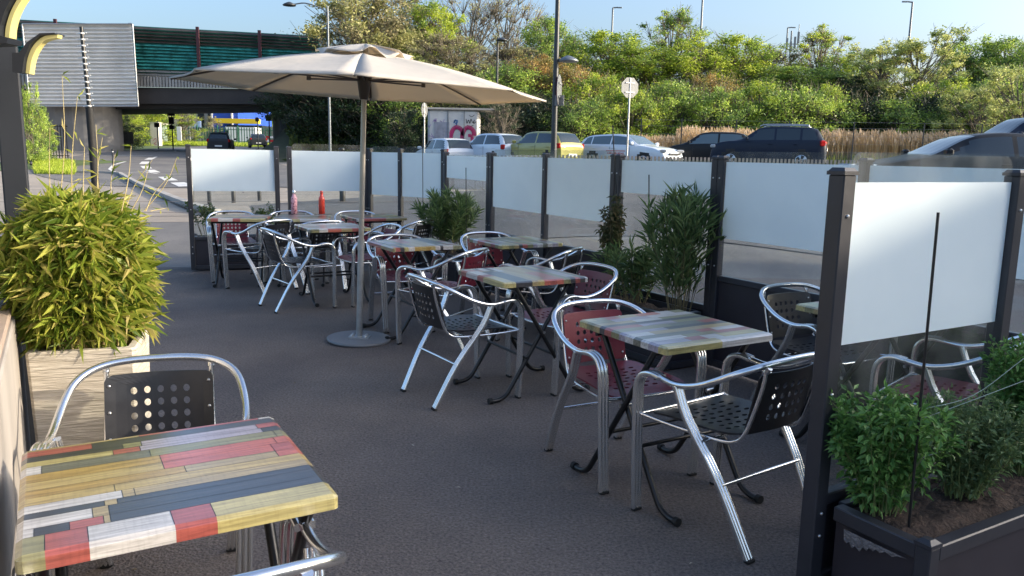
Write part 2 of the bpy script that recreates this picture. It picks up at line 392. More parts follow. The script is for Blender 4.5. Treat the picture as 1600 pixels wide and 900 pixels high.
# kerb along the pavement side of the road
def rib_path(name, pts, w, h, m, dz=0.0, kind='structure'):
    pts = [Vector(p) for p in pts]; mb = MB()
    for a, b in zip(pts, pts[1:]):
        d = (b - a); L = Vector((d.x, d.y, 0)).length; ang = math.atan2(d.y, d.x)
        N = Vector((-math.sin(ang), math.cos(ang), 0)) * w / 2
        A0 = a + Vector((0, 0, dz)); B0 = b + Vector((0, 0, dz)); H = Vector((0, 0, h))
        mb.add([A0 - N, B0 - N, B0 + N, A0 + N, A0 - N + H, B0 - N + H, B0 + N + H, A0 + N + H], [(4, 5, 6, 7), (0, 1, 5, 4), (2, 3, 7, 6), (1, 2, 6, 5), (3, 0, 4, 7)])
    o = mb.build(name, m); return tag(o, kind=kind)
kp = [gnd(*q) for q in ((60, 268), (120, 270), (180, 272), (192, 276), (215, 289), (245, 303), (290, 322), (340, 336))]
rib_path('kerb', crom(kp, 4), .14, .10, M['kerb'])
tag(rib_path('gutter', [p + Vector((0, -.12, .004)) for p in crom(kp, 4)], .1, .012, M['terrace']), kind='structure')
# painted dashes of the curving edge line and parking bay lines
dash = [((238, 247), (231, 250)), ((228, 253), (224, 257)), ((226, 260), (231, 264)), ((234, 266), (243, 270)), ((256, 277), (268, 283)), ((277, 286), (292, 292))]
mb = MB()
def dash_quad(mb, a, b, w, dz=.02):
    d = b - a; d.z = 0; d.normalize(); N = Vector((-d.y, d.x, 0)) * w / 2
    q = [a - N, b - N, b + N, a + N]; mb.add([(p.x, p.y, zt(p.x, p.y) + dz) for p in q], [(0, 1, 2, 3)])
for a, b in dash: dash_quad(mb, gnd(*a), gnd(*b), .42)
tag(mb.build('road_markings', M['paint']), kind='structure')
mb = MB()
for a, b in (((246, 272), (226, 269)), ((226, 269), (200, 270)), ((196, 253), (178, 258)), ((178, 258), (171, 265)), ((171, 265), (186, 273)), ((150, 243), (238, 244)), ((240, 247), (275, 236))): dash_quad(mb, gnd(*a), gnd(*b), .14)
tag(mb.build('road_lines', M['paint']), kind='structure')
mb = MB()
for k in range(7):
    x = -1 + k * 2.6; dash_quad(mb, Vector((x, 13.2, 0)), Vector((x + 2.2, 16.6, 0)), .1, .02)
for k in range(9):
    x = -7 + k * 3.2; dash_quad(mb, Vector((x, 30, 0)), Vector((x - 2.6, 36, 0)), .12, .02)
tag(mb.build('parking_lines', M['paint']), kind='structure')
band('service_lane', [(-4, 12.6), (2, 14.8), (9, 13), (20, 11)], (4.6, 8), M['lot'], .009)
# joints of the pavement
mb = MB()
for y in (14.0, 15.2, 16.6, 18.4):
    dash_quad(mb, Vector((-22, y, 0)), Vector((-1, y - .4, 0)), .05, .006)
for x in (-17, -13.5, -10.4, -7.5, -5):
    dash_quad(mb, Vector((x, 13.2, 0)), Vector((x - 1.2, 18.4, 0)), .045, .0065)
tag(mb.build('pavement_joints', M['terrace']), kind='structure')

# ------------------------------------------------------------------ leaves
def leaves(mb, items, mi=0):
    """items: (pos, dir, normal, length, width, fold)"""
    vs = mb.v; fs = mb.f; ms = mb.m; ss = mb.sm
    for p, d, n, L, W, fold in items:
        s = d.cross(n)
        if s.length < 1e-4: s = d.orthogonal()
        s.normalize(); n = s.cross(d).normalized(); o = len(vs)
        q = p + d * L * .42 + n * L * .02; tip = p + d * L - n * (L * fold)
        vs.append(tuple(p)); vs.append(tuple(q + s * W / 2 + n * W * .18)); vs.append(tuple(tip)); vs.append(tuple(q - s * W / 2 + n * W * .18)); 
        fs.append((o, o + 1, o + 2)); fs.append((o, o + 2, o + 3)); ms += [mi, mi]; ss += [False, False]
def rdir(r, up=0.0):
    while True:
        v = Vector((r.uniform(-1, 1), r.uniform(-1, 1), r.uniform(-1, 1)))
        if .05 < v.length < 1: break
    v.normalize(); v.z += up; return v.normalized()

# ------------------------------------------------------------------ chairs
def lobe_profile(w, h, lobes=3, k=5):
    """ribbed oval profile: lobes side by side"""
    pr = []; r = w / lobes / 2
    for i in range(lobes):
        cx = -w / 2 + r + 2 * r * i
        for j in range(k): a = math.pi * (j + .5) / k; pr.append((cx - r * math.cos(a), h / 2 * (.4 + .6 * math.sin(a)) ))
    for i in reversed(range(lobes)):
        cx = -w / 2 + r + 2 * r * i
        for j in range(k): a = math.pi * (j + .5) / k; pr.append((cx + r * math.cos(a), -h / 2 * (.4 + .6 * math.sin(a))))
    return pr
LOBE = lobe_profile(.05, .022)
LOBE2 = lobe_profile(.044, .022, 3)
def holed_plate(mb, w, h, nx, ny, px, py, rxh, ryh, fmap, rad=.04, stag=False, oy=0., thick=.004, exp=1.0):
    """rounded plate with a grid of through holes; fmap maps (u,v,t) to 3D, t = 0/1 the two faces"""
    rw, rh = nx * px / 2, ny * py / 2
    def outer(x, y):
        # ray from the centre through (x,y) to the rounded rectangle
        sx, sy = x / rw if rw else 0, (y - oy) / rh
        m = max(abs(sx), abs(sy)); sx /= m; sy /= m
        X, Y = sx * w / 2, sy * h / 2
        dx, dy = max(0, abs(X) - (w / 2 - rad)), max(0, abs(Y) - (h / 2 - rad)); l = math.hypot(dx, dy)
        if l > rad: X = math.copysign(w / 2 - rad + dx * rad / l, X); Y = math.copysign(h / 2 - rad + dy * rad / l, Y)
        return X, Y
    pts = {}; V = []
    def vid(x, y):
        k = (round(x * 1e5), round(y * 1e5))
        if k not in pts: pts[k] = len(V); V.append((x, y))
        return pts[k]
    F = []; rims = []
    seg = 12
    for j in range(ny):
        for i in range(nx):
            cx = -rw + px * (i + .5); cy = oy - rh + py * (j + .5)
            b = []
            for (a, c) in ((-1, -1), (-.33, -1), (.33, -1), (1, -1), (1, -.33), (1, .33), (1, 1), (.33, 1), (-.33, 1), (-1, 1), (-1, .33), (-1, -.33)):
                b.append(vid(cx + a * px / 2, cy + c * py / 2))
            hs = []
            sh = (px * .12 * (1 if j % 2 else -1)) if stag else 0
            for k in range(12):
                a = math.radians(225 + 30 * k); V.append((cx + sh + rxh * math.cos(a), cy + ryh * math.sin(a))); hs.append(len(V) - 1)
            for k in range(12): F.append((b[k], b[(k + 1) % 12], hs[(k + 1) % 12], hs[k]))
            rims.append(hs)
    B = []
    for i in range(nx):
        for a in (-1, -.33, .33): B.append((-rw + px * (i + .5) + a * px / 2, oy - rh))
    for j in range(ny):
        for a in (-1, -.33, .33): B.append((rw, oy - rh + py * (j + .5) + a * py / 2))
    for i in reversed(range(nx)):
        for a in (1, .33, -.33): B.append((-rw + px * (i + .5) + a * px / 2, oy + rh))
    for j in reversed(range(ny)):
        for a in (1, .33, -.33): B.append((-rw, oy - rh + py * (j + .5) + a * py / 2))
    bi = [vid(*p) for p in B]; oi = []
    for p in B: V.append(outer(*p)); oi.append(len(V) - 1)
    mid = []
    for p, q in zip(B, oi): V.append(((p[0] + V[q][0]) / 2, (p[1] + V[q][1]) / 2)); mid.append(len(V) - 1)
    n = len(B)
    for k in range(n):
        F.append((oi[k], oi[(k + 1) % n], mid[(k + 1) % n], mid[k])); F.append((mid[k], mid[(k + 1) % n], bi[(k + 1) % n], bi[k]))
    N = len(V)
    vs = [fmap(x, y, 0) for x, y in V] + [fmap(x, y, 1) for x, y in V]
    fs = [tuple(reversed(f)) for f in F] + [tuple(i + N for i in f) for f in F]
    for hs in rims: fs += [(hs[(k + 1) % 12], hs[k], hs[k] + N, hs[(k + 1) % 12] + N) for k in range(12)]
    fs += [(oi[k], oi[(k + 1) % n], oi[(k + 1) % n] + N, oi[k] + N) for k in range(n)]
    mb.add(vs, fs, 0, False)
def make_chair(kind):
    pm = M['red_pl'] if kind == 'red' else M['black_pl']
    t = empty('terrace_armchair', (0, 0, 0)); tag(t, cat='armchair', group='aluminium terrace armchairs')
    half = [(0, -.288, .752), (.09, -.286, .75), (.165, -.272, .742), (.222, -.24, .724), (.256, -.192, .698), (.272, -.13, .664), (.279, -.06, .632), (.28, .01, .612), (.279, .07, .606), (.277, .125, .612), (.275, .16, .617)]
    path = [(-x, y, z) for x, y, z in reversed(half[1:])] + half
    MB().tube(crom(path, 4), .0128, 12).build('arm_hoop', M['chrome'], t)
    for s in (-1, 1):
        fl = crom([(s * .276, .135, .616), (s * .276, .18, .621), (s * .275, .222, .612), (s * .274, .25, .584), (s * .272, .262, .54), (s * .268, .265, .44), (s * .258, .267, .2), (s * .248, .267, .012)], 3)
        lg = MB().sweep(fl, LOBE, (1, 0, 0)).build('leg', M['alu'], t)
        MB().box((s * .2475, .267, .008), (.046, .026, .016), bev=.004).build('leg_cap', M['rubber'], lg)
        rl = [(s * .272, .055, .603), (s * .262, -.0, .48), (s * .238, -.15, .27), (s * .212, -.285, .012)]
        lg = MB().sweep(crom(rl, 3), LOBE2, (0, 1, .4) if 0 else (1, 0, 0)).build('leg', M['alu'], t)
        MB().box((s * .211, -.288, .008), (.042, .028, .016), bev=.004).build('leg_cap', M['rubber'], lg)
    rails = MB()
    for s in (-1, 1):
        rails.tube(crom([(s * .168, -.272, .738), (s * .168, -.262, .66), (s * .17, -.225, .53), (s * .173, -.198, .46), (s * .178, -.165, .425), (s * .19, -.11, .412), (s * .212, .02, .412), (s * .235, .16, .418), (s * .258, .255, .43)], 4), .0082, 8)
        rails.tube([(s * .168, -.285, .735), (s * .168, -.27, .715)], .011, 8)
    rails.tube(crom([(-.262, .258, .43), (-.1, .268, .424), (.1, .268, .424), (.262, .258, .43)], 4), .0085, 8)
    rails.build('seat_frame', M['chrome'], t)
    st = MB().tube([(-.238, -.16, .26), (.238, -.16, .26)], .008, 8).tube([(-.252, -.06, .405), (.252, -.06, .405)], .007, 8)
    st.build('stretcher', M['chrome'], t)
    def fb(u, v, k):     # backrest: leans back, gently hollow
        a = R(13); z = .585 + v * math.cos(a); y = -.238 - v * math.sin(a) + .0 - .028 * (1 - (u / .17) ** 2) + .012
        return Vector((u, y + (.005 if k else 0), z))
    mb = MB(); holed_plate(mb, .345, .25, 5, 4, .042, .043, .0105, .0125, fb, rad=.022); mb.build('backrest', pm, t)
    b = MB()
    for s in (-1, 1):
        for v in (.09, .0, -.09):
            p = fb(s * .158, v, 1); b.lathe([(.006, 0), (.006, .003), (.003, .005)], p, 8, mt=Matrix.Rotation(R(-90), 3, 'X'))
    b.build('screws', M['bolt'], t)
    def fs_(u, v, k):
        z = .438 + .012 * (abs(u) / .21) ** 2 - .012 * max(0, v / .2) ** 3 + .01 * max(0, -v / .2) ** 3
        return Vector((u * (1 + .06 * v / .2), v + .035, z - (.0 if k else .008)))
    mb = MB(); holed_plate(mb, .43, .44, 6, 7, .052, .042, .0155, .0085, fs_, rad=.07, stag=True); mb.build('seat', pm, t)
    return t
protos = {k: make_chair(k) for k in ('black', 'red')}
used = {'black': False, 'red': False}
def chair(kind, x, y, fx, fy, label):
    if not used[kind]: o = protos[kind]; used[kind] = True
    else: o = copy_tree(protos[kind])
    o.location = (x, y, 0); o.rotation_euler = (0, 0, math.atan2(-fx, fy)); o['label'] = label; return o
CH = [
 ('black', -1.13, 2.42, .32, -.947, 'black armchair with round holes in front of the cream planter'),
 ('red', -.64, 1.47, -.5, .866, 'nearest armchair, its curved metal back rail at the lower picture edge'),
 ('red', .52, 3.68, .46, -.89, 'burgundy armchair facing us behind the front table of the middle row'),
 ('black', .90, 3.10, -.58, .81, 'black armchair pulled to the near side of the front table'),
 ('black', -.31, 4.78, .84, .54, 'black armchair seen from behind beside the pale yellow edged table'),
 ('red', .35, 5.13, -.82, -.57, 'burgundy armchair tucked in right of the pale yellow edged table'),
 ('red', -.52, 6.15, -.9, .44, 'burgundy armchair with its back to the pale yellow edged table'),
 ('black', .24, 6.33, -.9, .44, 'black armchair on the near side of the table by the screens'),
 ('red', -.15, 7.13, .46, -.89, 'burgundy armchair against the screens behind its square table'),
 ('red', -.93, 6.76, .46, -.89, 'armchair just right of the parasol pole with bright ribbed front legs'),
 ('black', -2.05, 7.49, .8, .6, 'black armchair in the open, leftmost one seen from behind'),
 ('red', -1.43, 7.86, -.84, -.54, 'dark red armchair partly hidden behind the parasol pole'),
 ('black', -1.2, 8.75, -.9, .44, 'black armchair beside the oleander, behind the parasol pole'),
 ('red', -1.82, 9.5, .46, -.89, 'sunlit pinkish red armchair facing us by the far screen corner'),
 ('red', -3.2, 9.1, .4, -.92, 'sunlit red armchair at the left end of the far table pair'),
 ('black', -2.58, 9.3, .3, -.95, 'black armchair behind the speckled pink bottle'),
 ('black', -2.68, 8.45, -.83, .55, 'black armchair on the near side of the far table pair'),
 ('black', -2.12, 8.5, -.6, .8, 'black armchair near the red bottle, its back towards us'),
 ('black', 1.72, 4.34, .46, -.89, 'black armchair half hidden behind the large screen post'),
 ('red', 2.02, 3.5, -.72, .69, 'burgundy armchair seen through the clear lower glass'),
]
for c in CH: chair(*c)

# ------------------------------------------------------------------ tables
OCH = (.46, .31, .085); OCH2 = (.50, .38, .14); OLV = (.26, .25, .12); YEL = (.52, .45, .19); RED = (.52, .14, .095); RED2 = (.4, .105, .085)
SLT = (.052, .05, .054); LIL = (.38, .35, .42); WHT = (.62, .61, .6); TAN = (.42, .33, .16); STR = (.17, .17, .13)
ROWS = [
 (.035, [(.43, TAN), (.93, RED2), (1, WHT)]),
 (.055, [(.25, RED2), (1, SLT)]),
 (.05, [(.36, SLT), (.43, OLV), (.9, LIL), (1, RED2)]),
 (.05, [(.32, YEL), (.42, RED2), (.91, LIL), (1, SLT)]),
 (.075, [(.07, WHT), (.45, STR), (.95, OLV), (1, OLV)]),
 (.07, [(.48, OCH), (.93, RED), (1, RED)]),
 (.07, [(.48, OCH2), (.9, RED), (1, RED2)]),
 (.06, [(.55, OCH), (.9, TAN), (1, RED)]),
 (.06, [(.3, OCH2), (1, OCH2)]),
 (.06, [(.32, WHT), (.36, TAN), (1, TAN)]),
 (.04, [(.26, SLT), (.3, TAN), (1, SLT)]),
 (.07, [(.22, WHT), (.27, TAN), (1, SLT)]),
 (.055, [(.05, WHT), (.15, SLT), (.25, RED2), (.27, TAN), (1, SLT)]),
 (.12, [(.08, OLV), (.2, RED2), (.45, WHT), (.58, RED2), (1, YEL)]),
]
ROWS_B = [
 (.11, [(.1, YEL), (.2, OLV), (.32, RED2), (.5, TAN), (.72, RED), (.86, WHT), (1, OLV)]),
 (.09, [(.2, OLV), (.55, LIL), (1, WHT)]), (.07, [(.35, TAN), (.6, WHT), (1, OLV)]), (.06, [(.5, SLT), (1, SLT)]),
 (.08, [(.3, RED2), (.62, LIL), (1, OLV)]), (.09, [(.5, OLV), (.8, STR), (1, RED2)]), (.07, [(.4, LIL), (1, SLT)]),
 (.09, [(.2, WHT), (.7, TAN), (1, OCH2)]), (.08, [(.55, STR), (.7, RED2), (1, WHT)]), (.08, [(.35, WHT), (.65, OLV), (1, RED2)]),
 (.1, [(.3, LIL), (.45, RED2), (.6, WHT), (1, YEL)]), (.08, [(.5, YEL), (1, WHT)])]
def plank_mesh(rows, S=.6, th=.032, bev=.012):
    tot = sum(r[0] for r in rows); cuts = [0.]
    for r in rows: cuts.append(cuts[-1] + r[0] / tot)
    xs = sorted({0., 1.} | {u for _, sg in rows for u, _ in sg})
    bx = bev / S
    xs = sorted(set(xs) | {bx, 1 - bx}); ys = sorted(set(cuts) | {bx, 1 - bx})
    def colour(u, v):
        for k, (h, sg) in enumerate(rows):
            if v <= cuts[k + 1] + 1e-9:
                for uu, c in sg:
                    if u <= uu + 1e-9: return c, (k, uu)
        return rows[-1][1][-1]
    V = []; F = []; col = []
    def P(u, v, z): V.append(((u - .5) * S, (.5 - v) * S, z)); return len(V) - 1
    top = {}
    def T(i, j):
        if (i, j) not in top:
            u, v = xs[i], ys[j]; z = 0.0
            edge = (u <= 1e-9) or (u >= 1 - 1e-9) or (v <= 1e-9) or (v >= 1 - 1e-9)
            corner = (u <= 1e-9 or u >= 1 - 1e-9) and (v <= 1e-9 or v >= 1 - 1e-9)
            z = -.007 if edge else 0
            if corner: u = abs(u - .3 * bx); v = abs(v - .3 * bx)
            top[(i, j)] = P(u if not corner else (.35 * bx if xs[i] < .5 else 1 - .35 * bx), v if not corner else (.35 * bx if ys[j] < .5 else 1 - .35 * bx), z)
        return top[(i, j)]
    for j in range(len(ys) - 1):
        for i in range(len(xs) - 1):
            c, _ = colour((xs[i] + xs[i + 1]) / 2, (ys[j] + ys[j + 1]) / 2)
            F.append((T(i, j), T(i, j + 1), T(i + 1, j + 1), T(i + 1, j))); col.append(c)
    # sides
    def side(idx, flip):
        for (a, b) in zip(idx, idx[1:]):
            va, vb = V[top[a]], V[top[b]]; k = len(V); V.append((va[0], va[1], -th)); V.append((vb[0], vb[1], -th))
            um, vm = (xs[a[0]] + xs[b[0]]) / 2, (ys[a[1]] + ys[b[1]]) / 2
            c, _ = colour(min(.999, max(.001, um)), min(.999, max(.001, vm)))
            F.append((top[a], k, k + 1, top[b]) if flip else (top[b], k + 1, k, top[a])); col.append(c)
    nx, ny = len(xs) - 1, len(ys) - 1
    side([(i, 0) for i in range(nx + 1)], False); side([(i, ny) for i in range(nx + 1)], True)
    side([(0, j) for j in range(ny + 1)], True); side([(nx, j) for j in range(ny + 1)], False)
    k = len(V); h = S / 2 - .001; V += [(-h, -h, -th), (h, -h, -th), (h, h, -th), (-h, h, -th)]; F.append((k + 3, k + 2, k + 1, k)); col.append(SLT)
    # thin dark joints between planks of different colour
    me = bpy.data.meshes.new('tabletop'); me.from_pydata(V, [], F); me.materials.append(M['plank'])
    at = me.color_attributes.new('plank', 'FLOAT_COLOR', 'CORNER'); i = 0
    for p, c in zip(me.polygons, col):
        for _ in p.loop_indices: at.data[i].color = (*c, 1); i += 1
    me.update(); return me
def joint_mesh(rows, S=.6):
    tot = sum(r[0] for r in rows); mb = MB(); v = 0
    for k, (h, sg) in enumerate(rows):
        v2 = v + h / tot; y1, y2 = (.5 - v) * S, (.5 - v2) * S
        if k < len(rows) - 1: mb.quad((-S / 2 + .014, y2 - .0005, .0004), (S / 2 - .014, y2 - .0005, .0004), (S / 2 - .014, y2 + .0005, .0004), (-S / 2 + .014, y2 + .0005, .0004))
        for u, _ in sg[:-1]:
            x = (u - .5) * S; a, b = max(y2 + .0006, -S / 2 + .014), min(y1 - .0006, S / 2 - .014)
            if b > a: mb.quad((x - .0006, a, .0004), (x + .0006, a, .0004), (x + .0006, b, .0004), (x - .0006, b, .0004))
        v = v2
    return mb
TOPS = [(plank_mesh(ROWS), joint_mesh(ROWS)), (plank_mesh(ROWS_B), joint_mesh(ROWS_B))]
def make_table(v):
    t = empty('bistro_table', (0, 0, 0)); tag(t, cat='table', group='square folding bistro tables')
    o = bpy.data.objects.new('tabletop', TOPS[v][0]); C.objects.link(o); o.parent = t; o.location = (0, 0, .74)
    TOPS[v][1].build('joints', M['leg_black'], o)
    for s in (-1, 1):
        a = s * .25
        for q in (-1, 1):
            xx = a + q * .016 * s
            pth = crom([(xx, -q * .2, .70), (xx, -q * .17, .655), (xx, q * .10, .24), (xx, q * .19, .10), (xx, q * .235, .04), (xx, q * .285, .018), (xx, q * .335, .017)], 4)
            lg = MB().tube(pth, .0135, 10).build('leg', M['leg_black'], t)
            MB().tube([(xx, q * .33, .019), (xx, q * .352, .019)], .0185, 10).build('foot_cap', M['rubber'], lg)
        MB().tube([(a - .03, .0, .415), (a + .03, 0, .415)], .009, 8).build('pivot_bolt', M['bolt'], t)
    fr = MB()
    [MB().tube([(-.27, q * .2, .690), (.27, q * .2, .690)], .0105, 8).build('top_bar', M['leg_black'], t) for q in (-1, 1)]
    [MB().tube([(-.25, q, .26), (.25, q, .26)], .009, 8).build('crossbar', M['leg_black'], t) for q in (.1, -.1)]
    fr.box((0, 0, .702), (.34, .50, .010))
    fr.build('under_frame', M['leg_black'], t)
    return t
tp = [make_table(0), make_table(1)]; tu = [False, False]
def table(v, x, y, rz, label):
    if not tu[v]: o = tp[v]; tu[v] = True
    else: o = copy_tree(tp[v])
    o.location = (x, y, 0); o.rotation_euler = (0, 0, rz); o['label'] = label; return o
TB = [(0, -.775, 1.735, AZ1, 'nearest table with painted planks in ochre, red and slate against the wall'),
 (1, .715, 3.44, AZ1, 'front table of the middle row with a red and yellow chequered edge'),
 (0, .06, 4.95, AZ1 - R(90), 'pale square table with a yellow left edge, second in the middle row'),
 (0, -.82, 6.55, AZ1 + R(90), 'pale table right of the parasol pole with a reddish near corner'),
 (1, .02, 6.88, AZ1 + R(90), 'square table close to the frosted screens with its dark leg frame'),
 (1, -1.8, 7.9, AZ1 + R(180), 'plank table just left of the parasol pole'),
 (0, -3.02, 8.82, R(9), 'far left table of the joined pair that carries the pink bottle'),
 (1, -2.36, 8.93, R(9), 'table under the red bottle, right one of the far joined pair'),
 (0, -1.62, 9.22, AZ1 + R(180), 'farthest table, behind the parasol pole'),
 (1, 1.875, 3.95, AZ1, 'table at the right with only its corner showing left of the screen post')]
for t in TB: table(*t)

# bottles on the far tables
M['bot_red'] = mat('coral lacquer', (.72, .06, .035), .3, var=.05, coat=.4)
def speck_mat():
    m, t, b = new_mat('pink speckled lacquer'); tc = t.nodes.new('ShaderNodeTexCoord'); v = t.nodes.new('ShaderNodeTexVoronoi'); v.inputs['Scale'].default_value = 45
    t.links.new(tc.outputs['Object'], v.inputs['Vector']); r = t.nodes.new('ShaderNodeValToRGB')
    r.color_ramp.elements[0].position = .28; r.color_ramp.elements[0].color = (.3, .02, .06, 1); r.color_ramp.elements[1].position = .36; r.color_ramp.elements[1].color = (.8, .42, .46, 1)
    t.links.new(v.outputs['Distance'], r.inputs[0]); t.links.new(r.outputs[0], b.inputs['Base Color']); b.inputs['Roughness'].default_value = .35; return m
M['bot_pink'] = speck_mat()
def bottle(px, py, m, label):
    p = at_z(px, py, .741); o = empty('drinking_bottle', p, 0, label, 'bottle', 'metal drinking bottles on the far tables')
    MB().lathe([(.03, 0), (.036, .004), (.036, .17), (.033, .188), (.024, .206), (.017, .22), (.0155, .237)], (0, 0, 0), 20).build('body', m, o)
    MB().lathe([(.0175, .235), (.0185, .238), (.0175, .268), (.014, .272)], (0, 0, 0), 16).build('lid', M['chrome'] if m is M['bot_pink'] else m, o)
bottle(460, 334, M['bot_pink'], 'pink bottle with dark speckles on the far table')
bottle(503, 334.5, M['bot_red'], 'plain coral red bottle on the far table')

# ------------------------------------------------------------------ parasol
def fabric_mat():
    m, t, b = new_mat('ecru canvas'); b.inputs['Roughness'].default_value = .9; b.inputs['Specular IOR Level'].default_value = .15
    tc = t.nodes.new('ShaderNodeTexCoord'); n = t.nodes.new('ShaderNodeTexNoise'); n.inputs['Scale'].default_value = 2.2; n.inputs['Detail'].default_value = 7
    t.links.new(tc.outputs['Object'], n.inputs['Vector'])
    r = t.nodes.new('ShaderNodeValToRGB'); r.color_ramp.elements[0].position = .25; r.color_ramp.elements[1].position = .75
    r.color_ramp.elements[0].color = (.66, .63, .575, 1); r.color_ramp.elements[1].color = (.75, .72, .67, 1)
    t.links.new(n.outputs['Fac'], r.inputs[0]); t.links.new(r.outputs[0], b.inputs['Base Color'])
    tr = t.nodes.new('ShaderNodeBsdfTranslucent'); tr.inputs[0].default_value = (.8, .68, .5, 1)
    mx = t.nodes.new('ShaderNodeMixShader'); mx.inputs[0].default_value = .36
    t.links.new(b.outputs[0], mx.inputs[1]); t.links.new(tr.outputs[0], mx.inputs[2]); t.links.new(mx.outputs[0], t.nodes['Material Output'].inputs[0])
    n2 = t.nodes.new('ShaderNodeTexNoise'); n2.inputs['Scale'].default_value = 5; t.links.new(tc.outputs['Object'], n2.inputs['Vector'])
    bp = t.nodes.new('ShaderNodeBump'); bp.inputs['Strength'].default_value = .35; bp.inputs['Distance'].default_value = .03
    t.links.new(n2.outputs['Fac'], bp.inputs['Height']); t.links.new(bp.outputs[0], b.inputs['Normal']); return m
M['canvas'] = fabric_mat()
um = empty('parasol', (-1.2, 6.14, 0), 0, 'ecru canvas parasol on a tall metal pole with a round steel base', 'parasol')
um.rotation_euler = (R(.32), R(1.91), 0)
def canopy(mb, r, hem, apex, a0, r_in=0., sag=.03, n=12, hemdrop=0.):
    for k in range(8):
        A = a0 + k * math.pi / 4; B = A + math.pi / 4
        pa = Vector((r * math.cos(A), r * math.sin(A), hem)); pb = Vector((r * math.cos(B), r * math.sin(B), hem)); ap = Vector((0, 0, apex))
        vs = []
        for i in range(n + 1):
            t = r_in + (1 - r_in) * i / n
            for j in range(9):
                s = j / 8; e = pa.lerp(pb, s); bow = 4 * s * (1 - s)
                p = ap.lerp(e, t); p.z -= sag * math.sin(math.pi * min(1, t)) * bow * .6 - .03 * math.sin(math.pi * t)
                p.x *= 1 - .03 * bow * t; p.y *= 1 - .03 * bow * t; vs.append(p)
        mb.add(vs, [(i * 9 + j, (i + 1) * 9 + j, (i + 1) * 9 + j + 1, i * 9 + j + 1) for i in range(n) for j in range(8)], 0, True)
        if hemdrop:
            e = [vs[n * 9 + j] for j in range(9)]; lo = [p - Vector((0, 0, hemdrop)) for p in e]
            mb.add(e + lo, [(j, 9 + j, 10 + j, j + 1) for j in range(8)], 0, True)
    return mb
A0 = R(-81.8)
mbc = MB(); canopy(mbc, 1.39, 1.936, 2.205, A0, r_in=.1, hemdrop=.012); cn = mbc.build('canopy', M['canvas'], um)
sd = cn.modifiers.new('thickness', 'SOLIDIFY'); sd.thickness = .002
mbv = MB()
for k in range(8):
    A = A0 + k * math.pi / 4; B = A + math.pi / 4; vs = []
    for i in range(5):
        for j in range(7):
            s = j / 6; t = i / 4; r_ = .02 + .34 * t
            a = A + (B - A) * s; rr = r_ * (1 - .06 * 4 * s * (1 - s))
            z = 2.262 - .085 * t ** 1.15 + .022 * math.sin(s * math.pi * 2 + k) * t + .016 * math.sin(7 * s + 2.3 * k) * t
            vs.append((rr * math.cos(a), rr * math.sin(a), z))
    mbv.add(vs, [(i * 7 + j, (i + 1) * 7 + j, (i + 1) * 7 + j + 1, i * 7 + j + 1) for i in range(4) for j in range(6)], 0, True)
vent = mbv.build('vent_cap', M['canvas'], cn); sd = vent.modifiers.new('thickness', 'SOLIDIFY'); sd.thickness = .003
MB().tube([(0, 0, .01), (0, 0, .78)], .0245, 20).tube([(0, 0, .72), (0, 0, .80)], .0275, 20).build('lower_pole', M['steel'], um)
MB().tube([(0, 0, .78), (0, 0, 2.24)], .0205, 18).build('upper_pole', M['pole_brown'], um)
hub = MB().lathe([(.03, 1.86), (.036, 1.88), (.05, 1.97), (.055, 2.0), (.055, 2.03), (.03, 2.04)], (0, 0, 0), 12).box((.045, .02, 1.92), (.02, .012, .1), taper=.4)
hub.build('hub', mat('dark brown plastic', (.055, .045, .04), .45), um)
M['rib'] = mat('grey brown rib', (.12, .105, .095), .4, .3)
for k in range(8):
    a = A0 + k * math.pi / 4; c, s = math.cos(a), math.sin(a)
    d = Vector((c, s, 0)); pts = []
    for i in range(9):
        t = .04 + .955 * i / 8; z = 2.205 + (1.936 - 2.205) * t + .03 * math.sin(math.pi * t) - .014; pts.append(d * 1.385 * t + Vector((0, 0, z)))
    rb = MB().tube(pts, .0075, 6).build('rib', M['rib'], um)
    MB().tube([d * .05 + Vector((0, 0, 2.0)), d * .64 + Vector((0, 0, 2.018))], .006, 6).box(d * .64 + Vector((0, 0, 2.022)), (.03, .03, .03)).build('strut', M['rib'], rb)
bs = MB().lathe([(.245, .004), (.25, .008), (.25, .022), (.243, .026)], (0, 0, 0), 48).build('base_plate', mat('grey painted steel', (.2, .205, .215), .5, .3, var=.12, scale=6), um)
b = MB().box((0, 0, .030), (.16, .11, .008)); 
for sx in (-1, 1):
    for sy in (-1, 1): b.lathe([(.012, .034), (.012, .046), (.006, .052)], (sx * .055, sy * .032, 0), 6)
b.build('bolt_flange', M['steel'], um)

